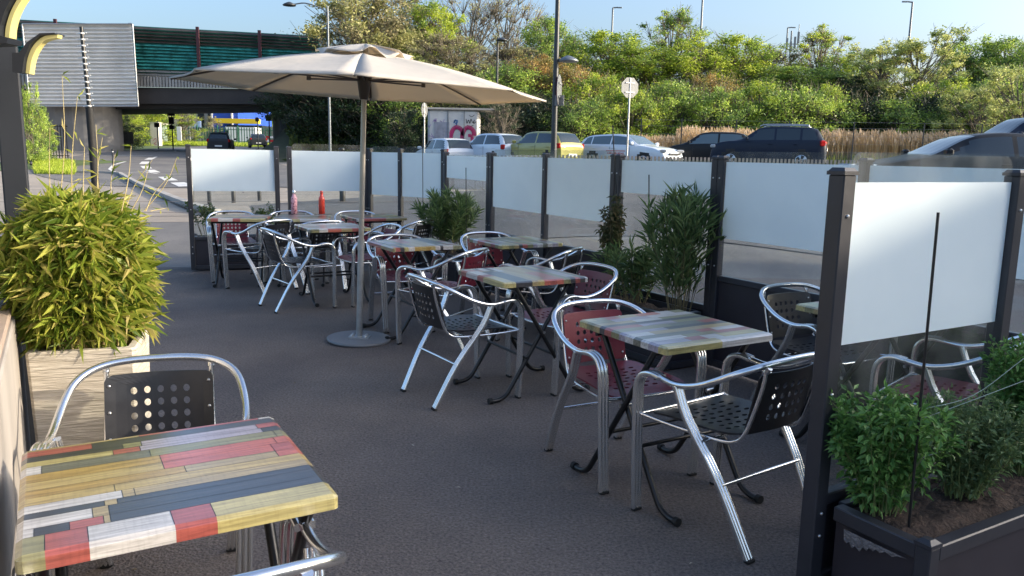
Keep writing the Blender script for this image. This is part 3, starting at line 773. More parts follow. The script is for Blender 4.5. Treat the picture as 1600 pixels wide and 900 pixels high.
# ------------------------------------------------------------------ screens
def screen(name, pts, label, z_film=(.93, 1.45), z_rail=.67, h_post=1.47, pane_top=1.52, panel=True, film=True, posts=None, post_w=.055, film_spans=None, bottom=.0, group='anthracite and frosted glass screens'):
    """a fence module: pts are the plan positions of its posts"""
    pts = [Vector((p[0], p[1], 0)) for p in pts]
    o = empty(name, pts[0], 0, label, 'screen', group); org = pts[0]
    d0 = (pts[-1] - pts[0]).normalized(); ang = math.atan2(d0.y, d0.x)
    for i, p in enumerate(pts):
        q = p - org; mb = MB()
        mb.box((q.x, q.y, h_post / 2 + .01), (post_w, post_w, h_post - .02), rot=ang, bev=.004)
        w2 = post_w / 2 + .002
        pst = mb.build('post', M['anth'], o)
        cp = MB().box((q.x, q.y, h_post + .005), (post_w + .008, post_w + .008, .012), rot=ang).box((q.x, q.y, h_post + .016), (post_w + .004, post_w + .004, .012), rot=ang, taper=.72)
        cp.build('post_cap', M['anth'], pst)
        sc = MB(); nrm = Vector((math.sin(ang), -math.cos(ang), 0))
        for z in (h_post - .13, h_post * .5, .30, .22):
            sc.lathe([(.006, 0), (.006, .004), (.003, .006)], q + nrm * (post_w / 2) + Vector((0, 0, z)), 8, mt=Matrix.Rotation(ang, 3, 'Z') @ Matrix.Rotation(R(90), 3, 'X'))
        sc.build('screws', M['bolt'], pst)
    for a, b in zip(pts, pts[1:]):
        d = (b - a); L = d.length; d.normalize(); an = math.atan2(d.y, d.x); A = a - org + d * (post_w / 2); B = b - org - d * (post_w / 2); mid = (A + B) / 2; W = (B - A).length
        MB().box((mid.x, mid.y, z_rail - .02), (W - .004, .045, .04), rot=an, bev=.004).build('rail', M['anth'], o); MB().box((mid.x, mid.y, bottom + .045), (W - .004, .045, .05), rot=an, bev=.004).build('rail', M['anth'], o)
        if panel: MB().box((mid.x, mid.y, (z_rail - .04 + bottom + .07) / 2), (W - .002, .012, z_rail - .04 - bottom - .07 - .002), rot=an).build('lower_panel', M['anth_panel'], o)
        # pane with rounded upper corners
        rr = .05; pl = []; w = W / 2 - .003
        z0, z1 = z_rail + .001, pane_top
        pl += [(-w, z0), (w, z0)]
        if pane_top > h_post - .01:
            for k in range(6): aa = k / 5 * math.pi / 2; pl.append((w - rr + rr * math.cos(aa), z1 - rr + rr * math.sin(aa)))
            for k in range(6): aa = math.pi / 2 + k / 5 * math.pi / 2; pl.append((-w + rr + rr * math.cos(aa), z1 - rr + rr * math.sin(aa)))
        else: pl += [(w, z1), (-w, z1)]
        mt = Matrix.Translation(mid) @ Matrix.Rotation(an, 4, 'Z') @ Matrix.Rotation(R(90), 4, 'X')
        g = MB().prism(pl, -.002, .002, mt=mt).build('glass_pane', M['clear'], o)
        if film:
            q = d.cross(Vector((0, 0, 1))).normalized() * .0035
            fl = MB().box(mid + q + Vector((0, 0, (z_film[0] + z_film[1]) / 2)), (2 * w - .002, .0016, z_film[1] - z_film[0]), rot=an)
            fl.build('frosted_film', M['film'], g)
    return o
LD = Vector((.495, -.869, 0))
def q2(p, d, s): return (p[0] + d.x * s, p[1] + d.y * s)
M2 = (.82, 6.56); M0 = (-.23, 8.4); M1 = (.295, 7.48)
N0 = (1.43, 5.52); N1 = (1.99, 4.57); N2 = (2.52, 3.62)
K = (-.84, 9.6)
screen('glass_screen', [M0, M1, M2], 'two-pane frosted screen behind the middle tables, left of the tall oleander')
screen('glass_screen', [N0, N1, N2], 'two-pane frosted screen with dark lower panels, right of the tall oleander')
g1 = [q2(M2, LD, .065), q2(N0, LD, -.06)]
screen('glass_screen', g1, 'frosted screen behind the tall oleander', z_film=(1.19, 1.445), z_rail=.44, pane_top=1.46)
g0 = [q2(K, LD, .065), q2(M0, LD, -.06)]
screen('glass_screen', g0, 'short film screen behind the bushy dark oleander', z_film=(1.19, 1.445), z_rail=.44, pane_top=1.46)
F0 = (-3.87, 9.57); F1 = (-2.93, 9.93); F1b = (-2.79, 9.99); F2 = (-1.92, 10.42); F2b = (-1.86, 10.40); F3 = (-1.42, 10.06)
screen('glass_screen', [F0, F1], 'leftmost far frosted screen at the pavement', z_film=(.97, 1.47), z_rail=.42, h_post=1.5, pane_top=1.475)
screen('glass_screen', [F1b, F2], 'far frosted screen behind the two drinking bottles', z_film=(.97, 1.47), z_rail=.42, h_post=1.5, pane_top=1.555)
screen('glass_screen', [F2b, F3, (K[0], K[1])], 'two-pane far screen right of the parasol pole', z_film=(.93, 1.47), z_rail=.42, h_post=1.5, pane_top=1.545)
near = [(1.04, 2.55), (1.90, 3.05)]
ns = screen('glass_screen', near, 'nearest frosted screen, half sunlit, above the bedding planter', z_film=(.87, 1.405), z_rail=.36, h_post=1.43, pane_top=1.5, post_w=.06)

# planter boxes of the screens
def planter(name, a, b, depth, side, hgt, label, soil_z=None, skip_back=False):
    """a,b: plan ends of the back edge; side +1/-1: to which side it sticks out"""
    a = Vector((a[0], a[1], 0)); b = Vector((b[0], b[1], 0)); d = (b - a).normalized(); L = (b - a).length; an = math.atan2(d.y, d.x)
    o = empty(name, a, an, label, 'planter', 'anthracite planter boxes of the terrace screens'); s = side
    fr = MB(); w = .05
    for x in (w / 2, L - w / 2):
        for y in ((depth - w / 2) * s,): fr.box((x, y, hgt / 2 + .006), (w, w, hgt - .012), bev=.004)
    fr.box((L / 2, (depth - w / 2) * s, hgt - .025), (L - 2 * w - .004, .046, .05), bev=.004)
    fr.box((L / 2, (depth - w / 2) * s, .035), (L - 2 * w - .004, .046, .05), bev=.004)
    for x in (w / 2, L - w / 2):
        fr.box((x, (depth / 2 - .01) * s, hgt - .025), (.046, depth - w - .024, .05), bev=.004); fr.box((x, (depth / 2 - .01) * s, .035), (.046, depth - w - .024, .05), bev=.004)
    fr.box((L / 2, .02 * s, hgt - .025), (L - .11, .03, .046), bev=.003)
    fr.build('frame', M['anth'], o)
    for x in (w / 2, L - w / 2):
        MB().box((x, (depth - w / 2) * s, hgt + .006), (w + .006, w + .006, .012)).box((x, (depth - w / 2) * s, hgt + .017), (w + .004, w + .004, .012), taper=.45).build('corner_cap', M['anth'], o)
    pn = MB().box((L / 2, (depth - w / 2) * s, hgt / 2), (L - 2 * w - .002, .01, hgt - .11))
    for x in (w / 2, L - w / 2): pn.box((x, (depth / 2 - .01) * s, hgt / 2), (.01, depth - w - .03, hgt - .11))
    pn.box((L / 2, .02 * s, hgt / 2), (L - .11, .01, hgt - .11))
    pn.build('side_panel', M['anth_panel'], o)
    # mounded soil
    so = MB(); nx, ny = int(L / .02), int(depth / .02); vs = []; sz = soil_z or hgt - .03
    for j in range(ny + 1):
        for i in range(nx + 1):
            x = .03 + (L - .06) * i / nx; y = .03 + (depth - .07) * j / ny
            e = min(i, nx - i) / nx * L; e2 = min(j, ny - j) / ny * depth; m_ = min(1, min(e, e2) / .07)
            n = noise.noise(Vector((x * 9 + L, y * 9, 2.1))) * .02 + abs(noise.noise(Vector((x * 33, y * 33, 5)))) * .022
            vs.append((x, y * s, sz - .02 + m_ * (.02 + n)))
    fs = [(j * (nx + 1) + i, j * (nx + 1) + i + 1, (j + 1) * (nx + 1) + i + 1, (j + 1) * (nx + 1) + i) for j in range(ny) for i in range(nx)]
    if s < 0: fs = [tuple(reversed(f)) for f in fs]
    so.add(vs, fs, 0, True); so.build('soil', M['soil'], o)
    return o
pn = Vector((1.05, 2.55, 0)) + E2 * .035
npl = planter('planter_box', (pn.x, pn.y), (pn.x + .864 * 1.2, pn.y + .503 * 1.2),   .37, -1, .34, 'nearest anthracite planter with small leaved shrubs and dark soil', soil_z=.33)
# peeling protective foil on its side
mbp = MB()
rr_ = random.Random(3)
foil = [(.0, .045), (.28, .045), (.275, -.01), (.262, -.018), (.25, -.005), (.236, -.03), (.222, -.012), (.2, -.028), (.188, .0), (.17, -.008), (.16, .012), (.142, .004), (.13, .02), (.112, .012), (.09, .03), (.06, .022), (.04, .036)]
M['foil'] = mat('peeling grey foil', (.16, .15, .155), .25, var=.3, scale=30, bump=.5)
mbp.add([(-.002, -.30 + u * .8, .25 + v * .7) for u, v in foil], [tuple(range(len(foil)))]); mbp.build('torn_foil', M['foil'], npl)
planter('planter_box', (g1[0][0] - .03, g1[0][1] - .02), (g1[1][0] - .03, g1[1][1] - .02), .34, -1, .40, 'dark planter box under the tall oleander')
planter('planter_box', (g0[0][0] - .03, g0[0][1] - .02), (g0[1][0] - .03, g0[1][1] - .02), .34, -1, .40, 'dark planter box under the bushy dark oleander')
planter('planter_box', (F0[0] - .02, F0[1] + .06), (F1[0], F1[1] + .06), .36, 1, .40, 'far left planter box at the pavement edge')
planter('planter_box', (F1b[0] + .02, F1b[1] + .06), (F2[0] - .05, F2[1] + .06), .36, 1, .40, 'far planter box behind the bottle table')

# litter on the asphalt
lt = MB(); r = random.Random(99); it = []
for k in range(70):
    p = Vector((r.uniform(-1.5, 1.3), r.uniform(2.6, 8.5), .004)); it.append((p, Vector((r.uniform(-1, 1), r.uniform(-1, 1), .15)).normalized(), Vector((0, 0, 1)), r.uniform(.008, .028), r.uniform(.005, .011), .1))
leaves(lt, it); tag(lt.build('leaf_litter', leaf_mat('dry litter', [(.1, .07, .04), (.3, .24, .16), (.55, .52, .45)], .1, .8)), 'tiny dry leaves and crumbs scattered on the asphalt', 'litter', kind='stuff')
# thin rods
def rod(x, y, z0, z1, lean=(0, 0), label='', r=.0035, cat='rod'):
    o = MB().tube([(0, 0, 0), (lean[0], lean[1], z1 - z0)], r, 6).build('garden_stake', M['leg_black'], None, (x, y, z0))
    return tag(o, label, cat, 'thin black stakes')
a_ = at_z(1421, 815, .35); b_ = on_ = None
top = at_y(1466, 332, a_.y + .03)
rod(a_.x, a_.y, .33, top.z, (top.x - a_.x, .03), 'black stake in the nearest planter in front of the frosted pane', .0045, 'stake')
for (px0, py0, px1, py1, Y, lab) in ((1076, 472, 1087, 285, 5.75, 'stake right of the tall oleander'), (1014, 470, 1014, 273, 6.0, 'stake within the tall oleander'),
        (972, 450, 957, 196, 6.35, 'long leaning stake tied to the double post left of the tall oleander'), (729, 380, 728, 262, 8.75, 'short stake beside the bushy dark oleander'), (661, 340, 660, 198, 9.3, 'long stake rising above the far screen corner')):
    a = at_y(px0, py0, Y); b = at_y(px1, py1, Y); rod(a.x, a.y, a.z, b.z, (b.x - a.x, 0), lab, .0045, 'stake')

# ------------------------------------------------------------------ plants on the terrace
M['l_bamboo'] = leaf_mat('bamboo leaves', [(.08, .14, .02), (.18, .26, .035), (.3, .38, .05), (.44, .48, .08), (.55, .54, .12), (.6, .5, .2)], .5)
M['l_ole'] = leaf_mat('oleander leaves', [(.07, .12, .05), (.12, .19, .07), (.18, .26, .09), (.27, .33, .13)], .3, .38)
M['l_near'] = leaf_mat('glossy shrub leaves', [(.07, .16, .04), (.1, .22, .055), (.14, .29, .07), (.22, .38, .11)], .3, .35)
M['l_near2'] = leaf_mat('fine shrub leaves', [(.09, .15, .06), (.13, .2, .08), (.2, .28, .12)], .3, .45)
M['l_ivy'] = leaf_mat('dry climber leaves', [(.06, .08, .035), (.11, .12, .05), (.2, .15, .08)], .3, .5)
M['l_rose'] = leaf_mat('rose leaves', [(.04, .09, .02), (.08, .14, .03), (.14, .16, .04)], .3, .5)
M['stem'] = mat('plant stems', (.2, .16, .08), .7, var=.3, scale=20)
M['stem_g'] = mat('green stems', (.16, .2, .07), .6, var=.3, scale=20)
M['culm'] = mat('straw bamboo canes', (.5, .4, .18), .55, var=.2, scale=12)
# bamboo in the cream pot
pot_ang = math.atan2(.33, .94)
pot_c = Vector((-1.585, 2.93, 0))
pot = empty('square_pot', pot_c, R(17), 'tall square cream planter with a combed surface', 'planter')
PW = .178; PH = .755
mb = MB()
def ringsq(w, z, b=.012): return [(-w + b, -w, z), (w - b, -w, z), (w, -w + b, z), (w, w - b, z), (w - b, w, z), (-w + b, w, z), (-w, w - b, z), (-w, -w + b, z)]
rings = [ringsq(PW * .9, .0), ringsq(PW, PH - .006), ringsq(PW - .005, PH), ringsq(PW - .028, PH), ringsq(PW - .032, PH - .05), ringsq(PW - .04, PH - .09)]
vs = sum(rings, []); fs = [(k * 8 + i, k * 8 + (i + 1) % 8, k * 8 + 8 + (i + 1) % 8, k * 8 + 8 + i) for k in range(5) for i in range(8)]
mb.add(vs, fs); mb.build('body', M['pot'], pot)
MB().add([(a * (PW - .034), b * (PW - .034), PH - .045 + .01 * a * b) for a, b in ((-1, -1), (1, -1), (1, 1), (-1, 1))], [(0, 1, 2, 3)]).build('soil', M['soil'], pot)
bam = empty('bamboo_bush', pot_c + Vector((0, 0, PH - .05)), 0, 'bright yellow green bamboo bush filling the cream planter', 'bamboo')
r = random.Random(11); items = []; culm = MB()
BW, BH = .2, .57      # crown half width and height
def crown_r(z):     # z 0..1
    return .125 + (.07) * sm(z / .32) if z < .72 else .195 * math.sqrt(max(0, 1 - ((z - .72) / .36) ** 2))
for k in range(120):
    a = r.uniform(0, 6.283); q = math.sqrt(r.random()); x0, y0 = q * .15 * math.cos(a), q * .15 * math.sin(a)
    ztop = r.uniform(.5, .98) * BH; rr = crown_r(ztop / BH) * q * 1.0 + .02
    x1, y1 = rr * math.cos(a) - .03, rr * math.sin(a)
    pth = crom([(x0, y0, 0), (x0 * 1.15, y0 * 1.15, ztop * .4), ((x0 + x1) * .55, (y0 + y1) * .55, ztop * .75), (x1, y1, ztop)], 3)
    culm.tube(pth, [.0032 - .0018 * i / (len(pth) - 1) for i in range(len(pth))], 5)
    # leaf sprays along the culm
    for i, p in enumerate(pth):
        t = i / (len(pth) - 1)
        if t < .2: continue
        for s_ in range(2 if t < .4 else 3):
            e = p + rdir(r, .0) * r.uniform(.01, .05); dirb = (Vector((e.x, e.y, 0)) * 2.2 + rdir(r) * .6 + Vector((0, 0, .15))).normalized()
            for l_ in range(r.randint(3, 6)):
                d = (dirb + rdir(r) * .75 + Vector((0, 0, -.25))).normalized()
                items.append((e + rdir(r) * .012, d, (rdir(r) * .6 + Vector((0, 0, 1))).normalized(), r.uniform(.035, .115), r.uniform(.006, .013), r.uniform(.05, .4)))
for k in range(4200):   # leaves of the outer shell
    u = r.uniform(.2, 1.0); a = r.uniform(0, 6.283); rr = crown_r(u) * (r.uniform(.72, 1.05) + .13 * noise.noise(Vector((math.cos(a) * 2, math.sin(a) * 2, u * 5))) * 2)
    p = Vector((rr * math.cos(a) - .03, rr * math.sin(a), u * BH * 1.0)); nrm = Vector((math.cos(a), math.sin(a), .5 if u > .7 else 0))
    if u > .85: rr *= math.sqrt(r.random()); p.x, p.y = rr * math.cos(a) - .03, rr * math.sin(a)
    d = (nrm * .7 + rdir(r) * .9 + Vector((0, 0, -.15))).normalized()
    items.append((p, d, (nrm + rdir(r) * .8 + Vector((0, 0, .6))).normalized(), r.uniform(.03, .105), r.uniform(.005, .012), r.uniform(.05, .45)))
lm = MB(); leaves(lm, items); lm.build('leaves', M['l_bamboo'], bam); culm.build('canes', M['culm'], bam)
# long bare shoots above it
sh = MB(); it = []
for (px, py, pb) in ((97, 118, 92), (78, 200, 80), (121, 150, 112), (150, 195, 150), (205, 228, 190), (238, 250, 195), (277, 245, 225), (180, 240, 175), (160, 215, 160), (262, 278, 228), (232, 262, 205), (132, 230, 130), (262, 325, 235)):
    Y = r.uniform(2.75, 3.1); b_ = at_y(pb, 330, Y) - pot_c - Vector((0, 0, PH - .05)); t_ = at_y(px, py, Y + .05) - pot_c - Vector((0, 0, PH - .05))
    m_ = (b_ + t_) / 2 + Vector((r.uniform(-.02, .02), 0, 0)); pth = crom([b_, m_, t_], 5); sh.tube(pth, [.0019 - .001 * i / 10 for i in range(len(pth))], 5)
    for _ in range(4):
        i = r.randint(5, len(pth) - 1); d = (rdir(r) + Vector((.3, 0, .3))).normalized(); it.append((pth[i], d, rdir(r, .5), r.uniform(.03, .06), .006, .2))
leaves(sh, it, 1); sh.build('shoots', [M['culm'], M['l_bamboo']], bam)

def shrub(name, base, h, w, nst, nleaf, L, Wd, m, label, cat='shrub', seed=1, updir=.4, stem=None, lean=(0, 0), fold=.15, group=None, spread=.35, t0=.28):
    r = random.Random(seed); o = empty(name, base, 0, label, cat, group); st = MB(); it = []
    for k in range(nst):
        a = r.uniform(0, 6.283); q = r.random() ** .6; hh = h * r.uniform(.65, 1.0) * (1 - .25 * q)
        x1, y1 = q * w * math.cos(a) + lean[0], q * w * math.sin(a) + lean[1]; x0, y0 = q * w * spread * math.cos(a), q * w * spread * math.sin(a)
        thk = .0042 if nst < 32 else .0024
        pth = crom([(x0, y0, 0), ((x0 + x1) * .4 + r.uniform(-.02, .02), (y0 + y1) * .4, hh * .45), (x1 * .85, y1 * .85, hh * .8), (x1 + r.uniform(-.03, .03), y1, hh)], 4)
        st.tube(pth, [thk * (1 - .62 * i / (len(pth) - 1)) for i in range(len(pth))], 5)
        n = int(nleaf / nst)
        for i in range(n):
            t = r.uniform(t0, 1.0) ** .8; j = min(len(pth) - 2, int(t * (len(pth) - 1))); f = t * (len(pth) - 1) - j
            p = pth[j].lerp(pth[j + 1], f); ax = (pth[j + 1] - pth[j]).normalized()
            d = (rdir(r) + ax * updir + Vector((0, 0, updir * .4))).normalized()
            it.append((p + d * r.uniform(0, .03), d, (rdir(r) * .5 + Vector((0, 0, 1))).normalized(), L * r.uniform(.6, 1.15), Wd * r.uniform(.7, 1.15), fold * r.uniform(.2, 1.5)))
    lm = MB(); leaves(lm, it); lm.build('leaves', m, o); st.build('stems', stem or M['stem'], o); return o
ob = Vector((1.10, 5.83, .36))
shrub('oleander', Vector((1.2, 5.6, .38)), .98, .27, 34, 1300, .14, .017, M['l_ole'], 'tall oleander with long narrow leaves right of the double post', 'oleander', 5, 1.0, spread=.3, t0=.08,  group='oleanders in front of the screens')
shrub('oleander', Vector((.93, 5.98, .38)), .5, .26, 18, 900, .11, .016, M['l_ole'], 'low spreading oleander at the foot of the tall one', 'oleander', 6, .6,  t0=.08, group='oleanders in front of the screens')
shrub('oleander', Vector((-.72, 8.95, .38)), .76, .36, 40, 2200, .12, .018, M['l_ole'], 'bushy dark oleander left of the middle screens', 'oleander', 8, .9,  t0=.08, group='oleanders in front of the screens')
shrub('climber', Vector((.80, 6.3, .38)), .88, .1, 12, 900, .05, .022, M['l_ivy'], 'brownish climber winding up the double post', 'climber', 9, -.1, fold=.4)
for (px, py, sd, h, w, m, L, W, lab, n) in ((1375, 800, 21, .46, .19, M['l_near'], .032, .017, 'leafy bright green shrub at the left end of the nearest planter', 5200),
        (1500, 775, 22, .42, .18, M['l_near2'], .026, .012, 'finer grey green shrub in the middle of the nearest planter', 5600),
        (1590, 740, 23, .62, .17, M['l_near'], .03, .014, 'taller shrub at the right end of the nearest planter', 5600)):
    b = at_z(px, py, .33); shrub('planter_shrub', b, h, w, 70, n, L, W, m, lab, 'shrub', sd, .25, M['stem_g'], spread=.3, t0=.06, group='shrubs in the nearest planter')
shrub('rose_bush', Vector((-3.75, 9.78, .38)), .55, .26, 14, 520, .045, .028, M['l_rose'], 'loose rose bush at the left end of the far screens', 'bush', 31, .2, group='far planter plants')
shrub('rose_bush', Vector((-3.1, 10.0, .38)), .5, .22, 12, 460, .045, .026, M['l_rose'], 'small bush behind the glass left of the speckled bottle', 'bush', 32, .2, group='far planter plants')
# wire ties in the near planter
wt = MB()
for pts in (((1330, 742), (1400, 728), (1500, 695)), ((1380, 675), (1480, 640), (1600, 595)), ((1440, 640), (1520, 618), (1600, 560))):
    wt.tube(crom([at_y(a, b, 2.55) for a, b in pts], 5), .0012, 4)
tag(wt.build('plant_tie', mat('thin pale wire', (.35, .42, .38), .5)), 'thin pale wires strung across the shrubs of the nearest planter', 'wire')

# ------------------------------------------------------------------ restaurant side on the left
M['clad'] = mat('weathered grey beige cladding', (.34, .31, .28), .55, var=.22, scale=3, bump=.2, bscale=14, stretch=(1, 1, .25))
M['captop'] = mat('terracotta tinted capping', (.4, .31, .25), .5, var=.12, scale=4)
M['facade'] = mat('grey facade panel', (.22, .23, .25), .45, var=.1, scale=1.5)
M['post_dk'] = mat('dark blue grey post', (.012, .015, .022), .5, var=.15, scale=4)
WE = Vector((-1.88, 3.0, 0)); WD = (Vector((-1.14, 1.7, 0)) - WE).normalized(); WN = Vector((WD.y, -WD.x, 0))   # WN points left
if WN.x > 0: WN = -WN
wl = empty('low_wall', WE, math.atan2(WD.y, WD.x), 'low grey clad wall with a terracotta capping left of the nearest table', 'wall')
sgn = 1 if Matrix.Rotation(math.atan2(WD.y, WD.x), 3, 'Z') @ Vector((0, 1, 0)) @ WN > 0 else -1 if False else (1 if (Matrix.Rotation(math.atan2(WD.y, WD.x), 3, 'Z') @ Vector((0, 1, 0))).dot(WN) > 0 else -1)
MB().box((1.6, sgn * .26, .44), (3.2, .5, .88), bev=.006).build('wall_body', M['clad'], wl)
MB().box((1.6, sgn * .27, .892), (3.22, .5, .02), bev=.006).build('capping', M['captop'], wl)
# dark post and facade behind the bamboo
pb = at_z(60, 700, 0.0)
PX, PY = -2.05, 3.30
fc = empty('restaurant_facade', (PX, PY, 0), math.atan2(WD.y, WD.x), 'dark blue grey post and grey panels of the restaurant at the left edge', 'facade')
MB().box((0, 0, 1.1), (.11, .09, 2.2), bev=.006).build('corner_post', M['post_dk'], fc)
MB().box((.9, sgn * .12, 1.5), (1.66, .05, 3.0)).build('facade_panel', M['facade'], fc)
bo = MB()
for z in (1.2, 1.45, 1.7, 1.95): bo.lathe([(.008, 0), (.008, .006), (.004, .009)], (-.066, -sgn * .02, z), 8, mt=Matrix.Rotation(R(-90), 3, 'Y'))
for z in (1.1, 1.4, 1.7, 2.0): bo.lathe([(.008, 0), (.008, .006), (.004, .009)], (.02, -sgn * .056, z), 8, mt=Matrix.Rotation(R(90) * sgn, 3, 'X'))
bo.build('bolts', M['post_dk'], fc)
M['amber'] = mat('pale yellow lamp diffuser', (.66, .56, .2), .5)
_b = M['amber'].node_tree.nodes['Principled BSDF']; _b.inputs['Emission Color'].default_value = (1, .86, .4, 1); _b.inputs['Emission Strength'].default_value = .05
def bracket(Y, P0, outer, inner, label):
    """curved wall lamp: dark swept plate with a pale diffuser strip along its outer curve"""
    pts_o = [at_y(a, b, Y) for a, b in outer]; pts_i = [at_y(a, b, Y) for a, b in inner]
    org = at_y(*P0, Y); o = empty('wall_lamp', org, 0, label, 'lamp', 'curved wall lamps at the left edge')
    # strip between outer and inner curve
    so = crom(pts_o, 5); si = crom(pts_i, 5); n = min(len(so), len(si)); T = Vector((0, .016, 0)); mb = MB(); vs = []
    for i in range(n): a, b = so[i] - org, si[i] - org; vs += [a - T, b - T, b + T, a + T]
    fs = [(i * 4 + k, i * 4 + (k + 1) % 4, i * 4 + 4 + (k + 1) % 4, i * 4 + 4 + k) for i in range(n - 1) for k in range(4)] + [(0, 1, 2, 3), tuple((n - 1) * 4 + k for k in (3, 2, 1, 0))]
    mb.add(vs, fs); mb.build('diffuser', M['amber'], o)
    return o, org, si
o, org, si = bracket(3.15, (45, 100), [(94, 55), (72, 58), (56, 72), (47, 92), (44, 115)], [(93, 60), (74, 64), (61, 77), (53, 96), (50, 116)], 'small curved lamp with a pale yellow strip, the farther one')
bd = MB(); pl = [at_y(*q, 3.15) - org for q in ((93, 53), (70, 54), (50, 68), (38, 84), (27, 84), (28, 114), (43, 115), (46, 92), (55, 71), (71, 57), (94, 55))]
bd.add([p - Vector((0, .034, 0)) for p in pl] + [p + Vector((0, .034, 0)) for p in pl], [tuple(range(len(pl))), tuple(reversed(range(len(pl), 2 * len(pl))))] + [(i, i + len(pl), (i + 1) % len(pl) + len(pl), (i + 1) % len(pl)) for i in range(len(pl))]); bd.build('bracket_plate', M['post_dk'], o)
o, org, si = bracket(2.35, (5, 40), [(45, -14), (33, 0), (22, 20), (15, 42), (13, 60)], [(51, -12), (39, 2), (28, 22), (22, 42), (20, 60)], 'large curved lamp with a pale yellow strip in the top left corner')
bd = MB(); pl = [at_y(*q, 2.35) - org for q in ((44, -16), (30, 0), (19, 20), (12, 42), (11, 58), (24, 62), (22, 70), (-20, 72), (-25, 20), (0, 17), (12, 6), (18, -16))]
bd.add([p - Vector((0, .034, 0)) for p in pl] + [p + Vector((0, .034, 0)) for p in pl], [tuple(range(len(pl))), tuple(reversed(range(len(pl), 2 * len(pl))))] + [(i, i + len(pl), (i + 1) % len(pl) + len(pl), (i + 1) % len(pl)) for i in range(len(pl))]); bd.build('bracket_plate', M['post_dk'], o)

# ------------------------------------------------------------------ building beyond the right edge of the view; it shades the terrace
M['render'] = mat('pale render', (.5, .47, .42), .8, var=.08, scale=1.5)
M['glass_dk'] = mat('dark window glass', (.02, .03, .035), .08)
nb = empty('neighbour_building', (22, 2.6, 0), 0, 'pale rendered building beyond the right edge', 'building')
zw1, zw2 = 8.2, 9.1
MB().box((5, -9.0, zw1 / 2 - .4), (10, 19, zw1 + .8)).build('wall', M['render'], nb)
MB().box((5, 3.55, zw2 / 2 - .4), (10, 6.1 , zw2 + .8)).build('wall', M['render'], nb)
MB().box((5, 5.9, 9.75 / 2 - .4), (10.1, 1.5, 9.75 + .8)).build('shade_block', M['render'], nb)  # taller unseen block, added to put the far screens in shade
for k in range(5):
    for z in (1.6, 4.4):
        w = MB().box((-.03, -8 + k * 3.2, z), (.08, 1.5, 1.5)).build('window_frame', M['white'], nb)
        MB().box((-.075, -8 + k * 3.2, z), (.02, 1.36, 1.36)).build('window_pane', M['glass_dk'], w)
# ------------------------------------------------------------------ cars
M['tyre'] = mat('tyre', (.015, .015, .015), .8); M['rim'] = mat('alloy rim', (.55, .56, .58), .3, .9)
M['car_glass'] = mat('tinted car glass', (.018, .028, .034), .04, spec=.9)
M['car_glass_l'] = mat('clearer car glass', (.09, .13, .15), .04, spec=.9)
M['trim'] = mat('black plastic trim', (.02, .02, .022), .6)
M['headl'] = mat('headlamp glass', (.5, .52, .54), .08, .3); M['taill'] = mat('tail lamp', (.4, .01, .01), .15)
M['plate'] = mat('number plate', (.75, .75, .72), .5)
def paint(name, c, metal=.0): return mat(name, c, .32 if max(c) > .1 else .5, metal, coat=.8 if max(c) > .1 else .1, spec=.5 if max(c) > .1 else .25)
P_ = {'white': paint('white car paint', (.74, .76, .78)), 'white2': paint('pale blue white car paint', (.66, .72, .78)), 'yellow': paint('yellow green car paint', (.34, .31, .07)),
      'navy': paint('dark blue car paint', (.012, .02, .04)), 'black': paint('black car paint', (.012, .014, .018)), 'grey': paint('dark grey car paint', (.03, .034, .038)), 'silver': paint('silver car paint', (.4, .42, .44), .5)}
TYPES = {
 #  L, W, H,  top profile (x from rear -L/2 to front), belt height, cabin: rear glass x0..x1, roof, windshield x0..x1 ; side window ranges
 'hatch': dict(L=3.85, W=1.70, H=1.5, top=[(-1.92, .86), (-1.86, 1.0), (-1.45, 1.42), (-1.0, 1.49), (-.2, 1.5), (.25, 1.45), (1.05, 1.0), (1.6, .86), (1.85, .72), (1.92, .5)], belt=.95, rg=(-1.84, -1.46), wg=(.3, 1.0), sw=[(-1.38, -.5), (-.42, .62)], wh=(-1.2, 1.2), wr=.31),
 'wagon': dict(L=4.6, W=1.8, H=1.45, top=[(-2.3, .82), (-2.24, .98), (-1.95, 1.3), (-1.5, 1.41), (-.4, 1.45), (.2, 1.41), (1.05, 1.0), (1.8, .87), (2.15, .72), (2.3, .48)], belt=.96, rg=(-2.22, -1.9), wg=(.26, 1.0), sw=[(-2.0, -1.5), (-1.44, -.45), (-.38, .62)], wh=(-1.35, 1.32), wr=.33),
 'suv': dict(L=4.34, W=1.82, H=1.68, top=[(-2.17, .95), (-2.12, 1.1), (-1.82, 1.56), (-1.5, 1.64), (-.3, 1.67), (.25, 1.62), (1.0, 1.18), (1.75, 1.06), (2.08, .9), (2.17, .55)], belt=1.1, rg=(-2.1, -1.84), wg=(.32, .96), sw=[(-1.72, -1.3), (-1.22, -.35), (-.27, .6)], wh=(-1.32, 1.35), wr=.36),
 'sedan': dict(L=4.75, W=1.85, H=1.42, top=[(-2.37, .8), (-2.3, .98), (-1.75, 1.1), (-.9, 1.36), (-.2, 1.42), (.3, 1.38), (1.25, .98), (1.95, .84), (2.25, .7), (2.37, .45)], belt=.95, rg=(-1.7, -.95), wg=(.4, 1.2), sw=[(-1.4, -.3), (-.22, .85)], wh=(-1.38, 1.4), wr=.34)}
